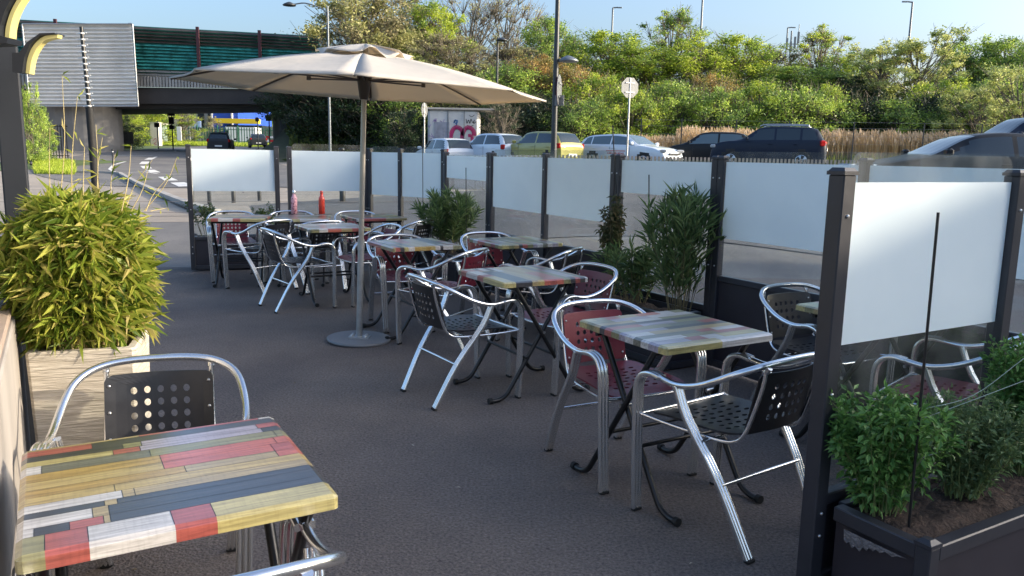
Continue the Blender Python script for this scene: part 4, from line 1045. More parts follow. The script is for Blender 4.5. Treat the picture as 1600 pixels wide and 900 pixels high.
def smooth_tab(x, tab):
    # monotone-ish smooth interpolation
    n = len(tab)
    for i in range(n - 1):
        if x <= tab[i + 1][0] or i == n - 2:
            x0, y0 = tab[i]; x1, y1 = tab[i + 1]; t = max(0, min(1, (x - x0) / (x1 - x0)))
            def sl(j):
                if j <= 0: return (tab[1][1] - tab[0][1]) / (tab[1][0] - tab[0][0])
                if j >= n - 1: return (tab[-1][1] - tab[-2][1]) / (tab[-1][0] - tab[-2][0])
                a = (tab[j][1] - tab[j - 1][1]) / (tab[j][0] - tab[j - 1][0]); b = (tab[j + 1][1] - tab[j][1]) / (tab[j + 1][0] - tab[j][0])
                return 0 if a * b <= 0 else 2 * a * b / (a + b)
            h = x1 - x0; m0, m1 = sl(i) * h, sl(i + 1) * h
            return (2 * t ** 3 - 3 * t * t + 1) * y0 + (t ** 3 - 2 * t * t + t) * m0 + (-2 * t ** 3 + 3 * t * t) * y1 + (t ** 3 - t * t) * m1
def make_car(ty, col, label, loc, heading, trimcol=None, light_glass=False, roofbars=False, group='cars parked beyond the terrace', stickers=False, name='parked_car', rear_open=False):
    D = TYPES[ty]; L, W, H = D['L'], D['W'] / 2, D['H']; o = empty(name, loc, math.atan2(heading[1], heading[0]), label, 'car', group)
    xs = sorted(set([-L / 2 + L * i / 110 for i in range(111)] + list(D['rg']) + list(D['wg']) + [v for s in D['sw'] for v in s]))
    bel = D['belt']
    def sect(x):
        tz = smooth_tab(x, D['top']); u = abs(2 * x / L); w = W * (1 - .10 * u ** 3 - .10 * max(0, u - .86) / .14 * (u - .86) / .14 * 1.0)
        cab = max(0, min(1, (tz - bel - .03) / .3)); b = min(bel + .05 * (-x / L), tz - .03)
        rw = w * (.90 - .17 * cab); zb = .2 + .12 * max(0, u - .85) / .15
        low = min(.5, b - .1)
        pts = [(w * .82, zb - .02), (w * .955, zb + .04)]
        for k in (.18, .34, .5, .64, .78, .9, 1.0):
            zz = zb + .04 + (b - zb - .04) * k; pts.append((w * (.955 + .045 * math.sin(min(1, k / .62) * math.pi / 2) - .035 * max(0, (k - .62) / .38) ** 2), zz))
        for k in (.07, .28, .5, .7, .9): pts.append((w * .965 + (rw - w * .965) * (k * .92 + .08 * k * k), b + (tz - .035 - b) * k))
        pts += [(rw * .96, tz - .022 * 1), (rw * .8, tz - .006), (rw * .45, tz + .004), (0, tz + .008)]
        return [(x, y, z) for y, z in pts]
    S = [sect(x) for x in xs]; K = len(S[0])
    body, wsh, rgl, sideg, dark = MB(), MB(), MB(), [MB(), MB()], MB()
    for i in range(len(xs) - 1):
        xm = (xs[i] + xs[i + 1]) / 2; tz = smooth_tab(xm, D['top'])
        for j in range(K - 1):
            for side in (1, -1):
                q = [S[i][j], S[i + 1][j], S[i + 1][j + 1], S[i][j + 1]]
                q = [(a, b * side, c) for a, b, c in q]
                if side < 0: q.reverse()
                tgt = body
                kf = {9: .17, 10: .39, 11: .6, 12: .8}.get(j)
                if kf is not None and tz > bel + .1 and any(a < xm < b for a, b in [(D['rg'][0] + .22 + (D['rg'][1] - D['rg'][0] - .08) * kf ** 1.4, D['sw'][0][1])] + [(q_[0], q_[1]) for q_ in D['sw'][1:-1]] + [(D['sw'][-1][0], D['wg'][1] - .1 - (D['wg'][1] - D['wg'][0] - .05) * kf ** 1.15)]): tgt = sideg[0 if side > 0 else 1]
                elif j >= 14 and D['wg'][0] < xm < D['wg'][1]: tgt = wsh
                elif j >= 14 and D['rg'][0] < xm < D['rg'][1]: tgt = rgl
                elif j == 0: tgt = dark
                elif j <= 7 and any(abs(xm - wx) < D['wr'] + .055 for wx in D['wh']):
                    cz = (q[0][2] + q[2][2]) / 2; 
                    if any(math.hypot(xm - wx, cz - D['wr']) < D['wr'] + .045 for wx in D['wh']): tgt = dark
                tgt.add(q, [(0, 1, 2, 3)], 0, True)
    for e, rev in ((0, False), (-1, True)):
        pts = [(x, y, z) for x, y, z in S[e]] + [(x, -y, z) for x, y, z in reversed(S[e][:-1])]
        body.add(pts, [tuple(range(len(pts))) if not rev else tuple(reversed(range(len(pts))))])
    me_b = body.build('body', P_[col], o)
    bmx = bmesh.new(); bmx.from_mesh(me_b.data); bmesh.ops.remove_doubles(bmx, verts=bmx.verts[:], dist=.001); bmx.to_mesh(me_b.data); bmx.free()
    gm = M['car_glass_l'] if light_glass else M['car_glass']
    wsh.build('windscreen', gm, o); rgl.build('rear_window', M['car_glass'], o)
    for g in sideg: g.build('side_window', gm, o)
    dark.build('wheel_arches', M['trim'], o)
    for wx in D['wh']:
        for s in (1, -1):
            wr = D['wr']; mt = Matrix.Rotation(R(90), 3, 'X')
            w = MB().lathe([(wr * .6, -.1), (wr * .93, -.1), (wr, -.07), (wr, .07), (wr * .93, .1), (wr * .66, .1)], (wx, s * (W - .1), wr), 28, mt=mt).build('tyre', M['tyre'], o)
            rm = MB().lathe([(wr * .66, -.085 if s > 0 else .085), (wr * .62, -.1 if s > 0 else .1), (wr * .12, -.108 if s > 0 else .108), (.01, -.11 if s > 0 else .11)], (wx, s * (W - .1), wr), 20, mt=mt)
            rm.build('rim', M['rim'], w)
            sp = MB()
            for k in range(5):
                a = k * 2 * math.pi / 5; a2 = a + .63; mtk = lambda rr, aa: (wx + rr * math.cos(aa), s * (W + .012), wr + rr * math.sin(aa))
                sp.add([mtk(wr * .22, a2 - .5), mtk(wr * .58, a2 - .32), mtk(wr * .58, a2 + .32), mtk(wr * .22, a2 + .5)], [(0, 1, 2, 3)])
            sp.build('rim_gaps', M['trim'], w)
    # lamps, plates, bumpers, mirrors
    xf, xr = L / 2, -L / 2
    for s in (1, -1):
        hl = MB(); hl.box((xf - .17, s * (W * .70), D['belt'] - .22), (.26, .36, .13), rot=-s * .55, bev=.03); hl.build('headlight', M['headl'], o)
        tl = MB(); tl.box((xr + .14, s * (W * .82), D['belt'] - .07), (.2, .2, .22), rot=s * .5, bev=.03); tl.build('tail_light', M['taill'], o)
        mr = MB(); mr.box((D['wg'][1] - .22, s * (W + .10), bel + .09), (.12, .2, .13), bev=.03); mr.build('wing_mirror', P_[col], o)
        hd = MB()
        for a, b in D['sw'][-2:]: hd.box((a + .14, s * (W + .008), bel - .12), (.16, .03, .03), bev=.01)
        hd.build('door_handle', P_[col], o)
        dl = MB()
        for a, b in D['sw'][-2:]: dl.box((b + .03 if b < 0 else b + .0, s * (W * .995 + .002), .62), (.008, .012, .56))
        dl.build('door_gap', M['trim'], o)
    MB().box((xf - .01, 0, .40), (.1, W * 1.3, .16), bev=.02).box((xf + .0, 0, .62), (.06, W * 1.0, .07), bev=.01).build('grille', M['trim'], o)
    MB().box((xr + .04, 0, .36), (.14, W * 1.6, .16), bev=.03).build('rear_bumper', M['trim'] if ty == 'suv' else P_[col], o)
    MB().box((xf + .045, 0, .44), (.012, .5, .11)).build('number_plate', M['plate'], o)
    MB().box((xr - .036 - .0, 0, .50 if ty != 'suv' else .8), (.012, .5, .11)).build('number_plate', M['plate'], o)
    if roofbars:
        rb = MB()
        for s in (1, -1): rb.tube(crom([(-1.5, s * W * .66, H - .03), (-1.35, s * W * .67, H + .05), (.0, s * W * .67, H + .06), (.3, s * W * .66, H + .0)], 4), .022, 6)
        rb.build('roof_bars', M['rim'], o)
    if stickers:
        MB().box((-.1, -(W + .004), .62), (1.15, .006, .34)).build('door_sticker', mat('white sticker', (.7, .75, .78), .5), o)
        s2 = MB(); s2.box((-.1, -(W + .009), .72), (1.0, .004, .035)); 
        for k in range(11): s2.box((-.5 + k * .08, -(W + .009), .62), (.05, .004, .05 + .02 * (k % 3)))
        s2.build('sticker_text', mat('red sticker text', (.5, .08, .06), .5), o)
    return o
def car_at(px, Y, dz=0): p = onground(px, Y); return Vector((p.x, p.y, p.z + .01 + dz))
make_car('hatch', 'white', 'small white hatchback parked in front of the graffiti hut', car_at(694, 39, -.26), (-.5, .866))
make_car('hatch', 'white2', 'bluish white hatchback left of the yellow car', car_at(768, 38, -.12), (-.62, .78))
make_car('hatch', 'yellow', 'yellow green hatchback parked with its rear towards us', car_at(846, 36, -.1), (-.66, .75))
make_car('wagon', 'white2', 'white estate with a red lettered door sticker, its front to the right', car_at(983, 35.6, -.12), (.74, -.67), light_glass=True, stickers=True)
make_car('hatch', 'black', 'dark small car half hidden by the dark blue off-roader', car_at(1108, 36), (-.94, .34), light_glass=True)
make_car('suv', 'navy', 'dark blue off-roader with roof bars', car_at(1200, 32.5), (-.92, .39), roofbars=True)
make_car('sedan', 'black', 'black saloon with a long curved roof behind the nearest screen', car_at(1530, 15.5, -.09), (-.995, .1))
make_car('suv', 'navy', 'dark car behind the black saloon at the right edge', car_at(1606, 20, .06), (-.99, .1))
make_car('hatch', 'grey', 'dark car driving under the bridge, left of the other', Vector((onground(346, 61).x, 61, onground(346, 61).z + .02)), (-.25, .97), group='cars on the road under the bridge', name='car')
make_car('wagon', 'grey', 'small dark car farther on beyond the bridge', Vector((onground(403, 86).x, 86, onground(403, 86).z + .02)), (-.35, .94), group='cars on the road under the bridge', name='car')

# ------------------------------------------------------------------ bridge and underpass
M['conc'] = mat('weathered concrete', (.2, .19, .18), .85, var=.28, scale=.35, bump=.2, bscale=4)
M['conc_lt'] = mat('pale concrete', (.42, .4, .37), .8, var=.2, scale=.5)
M['deck_dk'] = mat('dark bridge girder', (.035, .032, .033), .7, var=.3, scale=.6)
def corr_mat(name, c1, c2, freq, axis='z', rough=.45, metal=.3):
    m, t, b = new_mat(name); tc = t.nodes.new('ShaderNodeTexCoord'); w = t.nodes.new('ShaderNodeTexWave'); w.bands_direction = axis.upper()
    w.inputs['Scale'].default_value = freq; w.inputs['Distortion'].default_value = .15; w.inputs['Detail'].default_value = 1
    t.links.new(tc.outputs['Object'], w.inputs['Vector']); b.inputs['Metallic'].default_value = metal; b.inputs['Roughness'].default_value = rough
    n = t.nodes.new('ShaderNodeTexNoise'); n.inputs['Scale'].default_value = .6; n.inputs['Detail'].default_value = 8; t.links.new(tc.outputs['Object'], n.inputs['Vector'])
    r = t.nodes.new('ShaderNodeValToRGB'); r.color_ramp.elements[0].color = (*c1, 1); r.color_ramp.elements[1].color = (*c2, 1); r.color_ramp.elements[0].position = .35; r.color_ramp.elements[1].position = .65
    t.links.new(n.outputs['Fac'], r.inputs[0]); t.links.new(r.outputs[0], b.inputs['Base Color'])
    bp = t.nodes.new('ShaderNodeBump'); bp.inputs['Strength'].default_value = .6; bp.inputs['Distance'].default_value = .1
    t.links.new(w.outputs['Fac'], bp.inputs['Height']); t.links.new(bp.outputs[0], b.inputs['Normal']); return m
BY = 60.
def bp_(px, py, Y=BY): return at_y(px, py, Y)
br = empty('road_bridge', (bp_(320, 240).x, BY, zt(-30, BY)), 0, 'road bridge with a teal louvred noise barrier over the underpass', 'bridge'); bo_ = br.location
def bquad_box(name, corners, th, m, parent=br, back=0.0):
    """slab from four picture-plane corners at the bridge face, thickness going back"""
    P4 = [bp_(*c) - bo_ + Vector((0, back, 0)) for c in corners]; T = Vector((-.42 * th, th, 0)); mb = MB()
    mb.add(P4 + [p + T for p in P4], [(0, 1, 2, 3), (7, 6, 5, 4), (0, 4, 5, 1), (1, 5, 6, 2), (2, 6, 7, 3), (3, 7, 4, 0)]); return mb.build(name, m, parent)
bquad_box('girder', [(-260, 160), (-260, 130), (462, 140), (462, 163)], 11, M['deck_dk'])
bquad_box('deck_soffit', [(170, 170), (170, 158), (440, 160), (440, 166)], 10, M['deck_dk'], back=.6)
# vertical ribbed fascia strip
fas = MB(); a0, a1 = bp_(-260, 129) - bo_, bp_(470, 140) - bo_
for k in range(150):
    t = (k + .5) / 150; p = a0.lerp(a1, t); fas.box((p.x, -.12, p.z + .38), (.16, .22, .72))
fas.build('ribbed_fascia', mat('grey steel fascia', (.3, .3, .3), .5, .4, var=.2, scale=1), br)
bquad_box('edge_beam', [(-260, 124), (-260, 101), (500, 124), (500, 137)], .5, mat('pale grey edge beam', (.3, .31, .31), .7, var=.2, scale=.6), back=-.02)
# louvred noise barrier in three tints: horizontal slats between maroon posts
M['teal'] = mat('teal louvre', (.03, .21, .2), .45, var=.7, scale=1.6); M['dkl'] = mat('dark louvre', (.045, .04, .035), .5, var=.5, scale=.7); M['grl'] = mat('grey louvre', (.25, .26, .26), .5, .3, var=.2, scale=.8)
M['tealb'] = mat('green tinted acrylic', (.03, .2, .17), .25, var=.5, scale=.35)
topL, topR = bp_(-260, 14) - bo_, bp_(498, 56) - bo_; botL, botR = bp_(-260, 103) - bo_, bp_(498, 126) - bo_
NS = 15
for k in range(NS):
    t0 = k / NS; t1 = (k + .72) / NS
    A, B = botL.lerp(topL, t0), botR.lerp(topR, t0); A1, B1 = botL.lerp(topL, t1), botR.lerp(topR, t1)
    mm = M['grl'] if k < 2 else (M['teal'] if k < 10 else M['dkl'])
    mb = MB(); o1 = Vector((0, -.16, 0)); o2 = Vector((0, .0, 0))
    mb.add([A + o1, B + o1, B1 + o2, A1 + o2, A + o1 + Vector((0, .05, 0)), B + o1 + Vector((0, .05, 0)), B1 + o2 + Vector((0, .05, 0)), A1 + o2 + Vector((0, .05, 0))], [(0, 1, 2, 3), (7, 6, 5, 4), (0, 4, 5, 1), (3, 2, 6, 7)])
    mb.build('barrier_louvre', mm, br)
mb = MB(); b_ = Vector((0, .12, 0)); mb.add([botL + b_, botR + b_, topR + b_, topL + b_], [(0, 1, 2, 3)]); mb.build('barrier_backing', M['tealb'], br)
M['maroon'] = mat('maroon post', (.05, .014, .022), .6)
for px in (-150, 92, 208, 312, 408):
    t = (px + 260) / 758; a, b = botL.lerp(botR, t), topL.lerp(topR, t); MB().box(((a.x + b.x) / 2, -.28, (a.z + b.z) / 2), (.2, .16, (b - a).z + .25)).build('barrier_post', M['maroon'], br)
# big silver corrugated panel fixed before the abutment
sp = empty('corrugated_panel', (bp_(130, 240).x, BY - 1.2, bo_.z), 0, 'large silver corrugated panel on the left end of the bridge', 'panel')
mb = MB(); cs = [at_y(*c, BY - 1.2) - sp.location for c in ((48, 166), (36, 38), (208, 38), (217, 166))]
nr = 132; vs = []
for k in range(nr + 1):
    t = k / nr; a, b = cs[0].lerp(cs[1], t), cs[3].lerp(cs[2], t); off = .09 * math.sin(t * 22 * 2 * math.pi)
    vs += [a + Vector((0, off, 0)), b + Vector((0, off, 0))]
mb.add(vs, [(2 * k, 2 * k + 1, 2 * k + 3, 2 * k + 2) for k in range(nr)], 0, True); mb.build('corrugated_sheet', mat('silver corrugated steel', (.62, .62, .61), .5, .2, var=.12, scale=.5), sp)
fr = MB()
for a, b in ((cs[0], cs[3]), (cs[1], cs[2]), (cs[0], cs[1]), (cs[3], cs[2])): fr.tube([a - Vector((0, .1, 0)), b - Vector((0, .1, 0))], .07, 4)
fr.build('edge_frame', M['steel'], sp)
for x in (.25, .5, .75):
    a, b = cs[0].lerp(cs[3], x), cs[1].lerp(cs[2], x); MB().box(((a.x + b.x) / 2, .2, (a.z + b.z) / 2), (.15, .12, (b - a).length)).build('support_rail', M['steel'], sp)
# abutments
ab = empty('bridge_abutment', (bp_(115, 240).x, BY, zt(-30, BY) - .3), 0, 'rounded concrete abutment on the left of the underpass', 'abutment')
mb = MB(); xl, xr_ = bp_(62, 200).x - ab.location.x, bp_(180, 200).x - ab.location.x; pl = []
for k in range(13): a = math.pi + math.pi * k / 12 * 1.0; pl.append(((xl + xr_) / 2 + (xr_ - xl) / 2 * math.cos(a), 1.8 * math.sin(a) + 1.2))
pl += [(xr_ - 5.4, 12), (xl - 5.4, 12)]; mb.prism(pl, 0, 4.4); mb.build('pier_wall', M['conc'], ab)
MB().box((xl - 12, 3, 2.6), (24, 6, 5.6)).build('wing_wall', M['conc'], ab)
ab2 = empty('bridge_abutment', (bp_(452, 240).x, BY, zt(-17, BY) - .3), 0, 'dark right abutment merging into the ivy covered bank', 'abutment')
mb = MB(); mb.prism([(-.55, -.4), (-.3, -.9), (.1, -1.1), (8, -1.1), (8, 12), (-.55 - 4.2, 12)], 0, 4.6); mb.build('pier_wall', mat('dark grey concrete', (.035, .036, .034), .9, var=.4, scale=.5), ab2)  # much darker concrete than the left pier
lf = MB(); lf.prism([(-2.2, 0), (0, 0), (0, -2.2)], 0, 10)     # haunch corner under the deck
# ------------------------------------------------------------------ trees
def leafcloud(name, clusters, size, m_count, seed):
    """crown mesh made of many small leaf clumps around cluster centres"""
    r = random.Random(seed); mb = MB(); vs, fs, ms, ss = mb.v, mb.f, mb.m, mb.sm
    for (c, rad, n, mi) in clusters:
        for _ in range(n):
            while True:
                d = Vector((r.uniform(-1, 1), r.uniform(-1, 1), r.uniform(-1, 1)))
                if d.length < 1: break
            d *= (.45 + .55 * r.random()) if r.random() < .7 else r.uniform(1.05, 1.4)
            p = c + Vector((d.x * rad, d.y * rad, d.z * rad * .85)); a = rdir(r, .25); b = a.cross(rdir(r)).normalized(); s = size * r.uniform(.5, 1.25); o = len(vs)
            vs.append(tuple(p - a * s * .5)); vs.append(tuple(p + b * s * .3)); vs.append(tuple(p + a * s * .5 + rdir(r) * s * .15)); vs.append(tuple(p - b * s * .3))
            fs.append((o, o + 1, o + 2, o + 3)); ms.append(mi); ss.append(False)
    return mb
def tree_parts(h, w, seed, dens, size, kind='round', trunk_h=.25, bare=.0):
    r = random.Random(seed); cl = []; tb = MB()
    z0 = h * trunk_h; tb.tube(crom([(0, 0, -.3), (r.uniform(-.1, .1), 0, z0), (r.uniform(-.3, .3), r.uniform(-.3, .3), h * .6), (r.uniform(-.4, .4), 0, h * .9)], 4), [w * .03 * (1 - .9 * i / 12) for i in range(13)], 7)
    nb_ = int(34 * dens) + 6
    for k in range(nb_):
        t = r.random(); z = h * (trunk_h + (1 - trunk_h) * t); prof = {'round': math.sqrt(max(0, 1 - (2 * t - .85) ** 2 * .62)), 'cone': (1 - t * .8), 'broom': .35 + .65 * math.sin(min(1, t * 1.1) * math.pi * .75)}[kind]
        a = r.uniform(0, 6.283); q = w * .5 * prof * (r.random() ** .45) * r.uniform(.8, 1.12); c = Vector((q * math.cos(a), q * math.sin(a), z * r.uniform(.93, 1.04)))
        rad = w * .5 * r.uniform(.12, .3) * (.8 if bare else 1); cl.append((c, rad, int(r.uniform(90, 180) * (1 - bare)), 0 if r.random() < .62 else 1))
        s0 = Vector((0, 0, max(z0 * .8, c.z * r.uniform(.4, .7)))); m_ = s0.lerp(c, .5) + Vector((0, 0, -.05 * w))
        tb.tube([s0, m_, c], [w * .008, w * .005, w * .002], 4)
        for _ in range(3 if bare < .3 else 12): e = c + rdir(r, .5) * rad * 1.5; tb.tube([c.lerp(s0, .2), e], [w * .0032, w * .0012], 3)
    return leafcloud('crown', cl, size, 0, seed), tb
LV = {
 'bright': [leaf_mat('bright spring leaves', [(0.286, 0.386, 0.041), (0.454, 0.554, 0.067), (0.638, 0.689, 0.118)], .5), leaf_mat('deeper spring leaves', [(0.151, 0.252, 0.041), (0.252, 0.370, 0.059), (0.370, 0.454, 0.084)], .45)],
 'mid': [leaf_mat('mid green leaves', [(0.241, 0.373, 0.066), (0.394, 0.524, 0.098), (0.547, 0.656, 0.131)], .45), leaf_mat('darker green leaves', [(0.110, 0.196, 0.055), (0.196, 0.306, 0.076), (0.286, 0.394, 0.088)], .4)],
 'olive': [leaf_mat('olive grey leaves', [(0.269, 0.289, 0.103), (0.414, 0.414, 0.166), (0.538, 0.497, 0.228)], .4), leaf_mat('grey twiggy leaves', [(0.186, 0.186, 0.094), (0.289, 0.269, 0.145), (0.372, 0.311, 0.186)], .3)],
 'pale': [leaf_mat('pale willow leaves', [(0.373, 0.429, 0.131), (0.522, 0.559, 0.186), (0.670, 0.670, 0.261)], .45), leaf_mat('pale green leaves', [(0.243, 0.317, 0.094), (0.336, 0.409, 0.131), (0.447, 0.484, 0.167)], .4)],
 'dark': [leaf_mat('dark evergreen leaves', [(0.017, 0.036, 0.014), (0.030, 0.060, 0.022), (0.048, 0.084, 0.026)], .2), leaf_mat('very dark leaves', [(0.012, 0.026, 0.012), (0.024, 0.042, 0.017), (0.036, 0.060, 0.024)], .2)],
 'rust': [leaf_mat('coppery young leaves', [(0.370, 0.231, 0.077), (0.493, 0.308, 0.108), (0.554, 0.416, 0.123)], .4), leaf_mat('copper and green leaves', [(0.185, 0.200, 0.062), (0.277, 0.262, 0.077), (0.370, 0.308, 0.092)], .4)]}
M['bark'] = mat('grey bark', (.16, .14, .11), .9, var=.3, scale=3)
PT = {}
for k, a in {'a': (10, 8, 41, 3.4, .25, 'round', .06, 0), 'b': (10, 8, 42, 3.2, .25, 'round', .06, 0), 'broom': (10, 6, 43, 3.0, .2, 'broom', .03, .1), 'bare': (10, 7, 44, 2.2, .15, 'broom', .1, .72), 'bush': (10, 12, 45, 4.2, .3, 'round', .0, 0), 'thin': (10, 7, 46, 2.6, .2, 'round', .08, .3)}.items():
    PT[k] = tree_parts(*a)
MESH = {}
def tree(shape, colr, px, Y, top_py, w, label, name='tree', seed=0, z0=None, group='trees on the bank', cat='tree', sink=.4):
    p = at_y(px, 240, Y); g = (hill(p.x, Y) if z0 is None else z0) - sink; topz = at_y(px, top_py, Y).z; h = max(.6, topz - g)
    o = empty(name, (p.x, Y, g), rnd.uniform(0, 6.28), label, cat, group)
    key = (shape, colr)
    if key not in MESH: MESH[key] = (PT[shape][0].mesh('crown', LV[colr]), PT[shape][1].mesh('trunk', M['bark']))
    w0 = {'a': 8, 'b': 8, 'broom': 6, 'bare': 7, 'bush': 12, 'thin': 7}[shape]
    for nm, me in zip(('crown', 'trunk'), MESH[key]):
        c = bpy.data.objects.new(nm, me); C.objects.link(c); c.parent = o; c.scale = (w / w0, w / w0 * rnd.uniform(.85, 1.1), h / 10.3)
    return o
TR = [ # shape, colour, px, Y, top px, width m, label
 ('bare', 'olive', 505, 66, 55, 6, 'thin bare tree just right of the noise barrier'),
 ('a', 'olive', 560, 62, -12, 9, 'big grey olive tree above the left part of the parasol'),
 ('b', 'olive', 612, 67, -8, 9, 'grey olive tree above the parasol top'),
 ('a', 'bright', 675, 66, 2, 6.5, 'bright green tree between grey trees above the parasol'),
 ('bare', 'olive', 735, 70, -12, 9, 'nearly bare tree reaching the top edge, left one'),
 ('bare', 'olive', 790, 72, -4, 8, 'nearly bare tree reaching the top edge, right one'),
 ('thin', 'olive', 705, 60, 55, 8, 'twiggy grey green tree behind the parasol'),
 ('broom', 'pale', 650, 57, 85, 5, 'pale yellow green willow behind the parasol top'),
 ('broom', 'pale', 700, 56, 95, 5, 'pale willow bush right of the parasol top'),
 ('a', 'mid', 850, 66, 28, 6, 'green tree left of the tall dark lamp post'),
 ('thin', 'mid', 895, 68, 62, 6, 'loose green tree right of the tall dark lamp post'),
 ('thin', 'olive', 790, 60, 70, 8, 'twiggy olive tree behind the slim street lamp'),
 ('a', 'bright', 950, 62, 50, 8, 'yellow green tree behind the stop sign, left one'),
 ('a', 'bright', 1005, 60, 72, 7, 'yellow green tree behind the stop sign'),
 ('thin', 'mid', 1040, 64, 16, 7, 'tall loose tree with a brownish top right of the stop sign'),
 ('b', 'bright', 1085, 60, 60, 7, 'round bright tree left of the sky gap'),
 ('a', 'bright', 1140, 62, 56, 7.5, 'round bright green tree above the dark small car'),
 ('thin', 'olive', 1195, 66, 74, 7, 'low greyish tree under the distant antenna'),
 ('thin', 'bright', 1270, 64, 42, 7, 'tree with a ragged bright top above the off-roader'),
 ('a', 'mid', 1240, 60, 105, 8, 'green tree behind the off-roader'),
 ('b', 'mid', 1320, 63, 78, 6, 'dark green tree between two bright ones'),
 ('b', 'dark', 1325, 57, 120, 6, 'dark bush behind the reeds'),
 ('broom', 'pale', 1365, 58, 60, 6, 'tall pale willow, left half of the pair above the reeds'),
 ('broom', 'pale', 1425, 56, 42, 7, 'tall pale willow, right half of the pair above the reeds'),
 ('b', 'mid', 1500, 64, 58, 6, 'dark green round tree right of the willows'),
 ('a', 'mid', 1560, 62, 58, 7, 'green tree near the right edge'),
 ('broom', 'pale', 1520, 47, 130, 4.5, 'pale willow bush above the dark cars at the right'),
 ('broom', 'pale', 1590, 44, 92, 5.5, 'pale willow at the right edge'),
 ('a', 'mid', 1620, 58, 62, 8, 'tree cut by the right edge'),
 ('b', 'bright', 1465, 52, 120, 5, 'yellow green bush right of the willows'),
]
for s, c, px, Y, ty, w, lab in TR: tree(s, c, px, Y, ty, w, lab)
BU = [ # hedge layer
 ('bush', 'dark', 470, 57, 112, 6, 'dark ivy bush against the bridge abutment'), ('bush', 'dark', 520, 55, 108, 8, 'dark evergreen bush under the left side of the parasol'), ('bush', 'dark', 590, 54, 118, 8, 'dark evergreen bush behind the parasol pole'),
 ('b', 'dark', 632, 47, 168, 3.4, 'round dark bush left of the graffiti hut'), ('bush', 'mid', 640, 53, 118, 7, 'green bush behind the round sign'),
 ('bush', 'olive', 720, 54, 122, 8, 'olive bush above the graffiti hut'), ('bush', 'dark', 800, 51, 150, 7, 'dark bush right of the graffiti hut'), ('bush', 'mid', 790, 56, 105, 8, 'green bush behind the slim street lamp'),
 ('bush', 'dark', 862, 50, 155, 6, 'dark bush behind the yellow car'), ('bush', 'mid', 905, 49, 160, 5, 'green bush left of the stop sign post'),
 ('bush', 'rust', 845, 57, 88, 6, 'coppery bush left of the tall dark lamp post'), ('bush', 'rust', 895, 56, 105, 5, 'coppery bush right of the tall dark lamp post'),
 ('bush', 'bright', 930, 53, 118, 7, 'bright bush behind the white estate, left one'), ('bush', 'bright', 985, 50, 140, 6, 'bright bush behind the stop sign post'),
 ('bush', 'mid', 1045, 52, 130, 7, 'green bush above the dark small car'), ('bush', 'rust', 1105, 54, 118, 5, 'small coppery bush above the off-roader'),
 ('bush', 'mid', 1120, 51, 140, 6, 'green bush left of the off-roader'), ('bush', 'bright', 1180, 53, 130, 6.5, 'yellow topped bush above the off-roader'),
 ('bush', 'mid', 1245, 51, 140, 7, 'green bush right of the off-roader roof'), ('bush', 'bright', 1285, 52, 135, 5, 'yellow topped bush left of the reeds'),
 ('bush', 'dark', 1330, 52, 150, 6, 'dark bush behind the reeds, left one'), ('bush', 'mid', 1395, 51, 158, 7, 'dull green bush behind the middle of the reeds'),
 ('bush', 'dark', 1450, 51, 150, 5, 'dark bush behind the reeds, right one'), ('bush', 'mid', 1540, 50, 128, 7, 'green bush behind the far right cars'), ('bush', 'mid', 1610, 50, 110, 7, 'green bush at the right edge')]
for s, c, px, Y, ty, w, lab in BU: tree(s, c, px, Y, ty, w, lab, name='bush', group='bushes along the bank', cat='bush')
# beyond the underpass
for s, c, px, Y, ty, w, lab in (('a', 'bright', 225, 95, 152, 9, 'yellow green tree seen under the bridge, largest one'), ('a', 'bright', 195, 88, 160, 6, 'yellow green tree beside the abutment'), ('thin', 'bright', 283, 100, 168, 6, 'small tree beside the traffic signals'),
        ('b', 'dark', 190, 74, 180, 3.6, 'dark bush beside the left abutment'), ('thin', 'olive', 335, 120, 182, 3, 'little tree in front of the blue facade'), ('a', 'mid', 385, 170, 165, 12, 'distant tree right of the blue facade, left one'), ('a', 'mid', 415, 160, 163, 12, 'distant tree right of the blue facade, right one')):
    tree(s, c, px, Y, ty, w, lab, z0=zt(at_y(px, 240, Y).x, Y), group='trees beyond the underpass')
for s, c, px, Y, ty, w, lab in (('b', 'mid', 52, 42, 128, 1.5, 'leafy creeper bush behind the curved lamp'), ('b', 'mid', 68, 44, 176, 1.5, 'bright bush by the railing at the left')):
    tree(s, c, px, Y, ty, w, lab, name='bush', z0=zt(at_y(px, 240, Y).x, Y), group='bushes by the left railing', cat='bush')

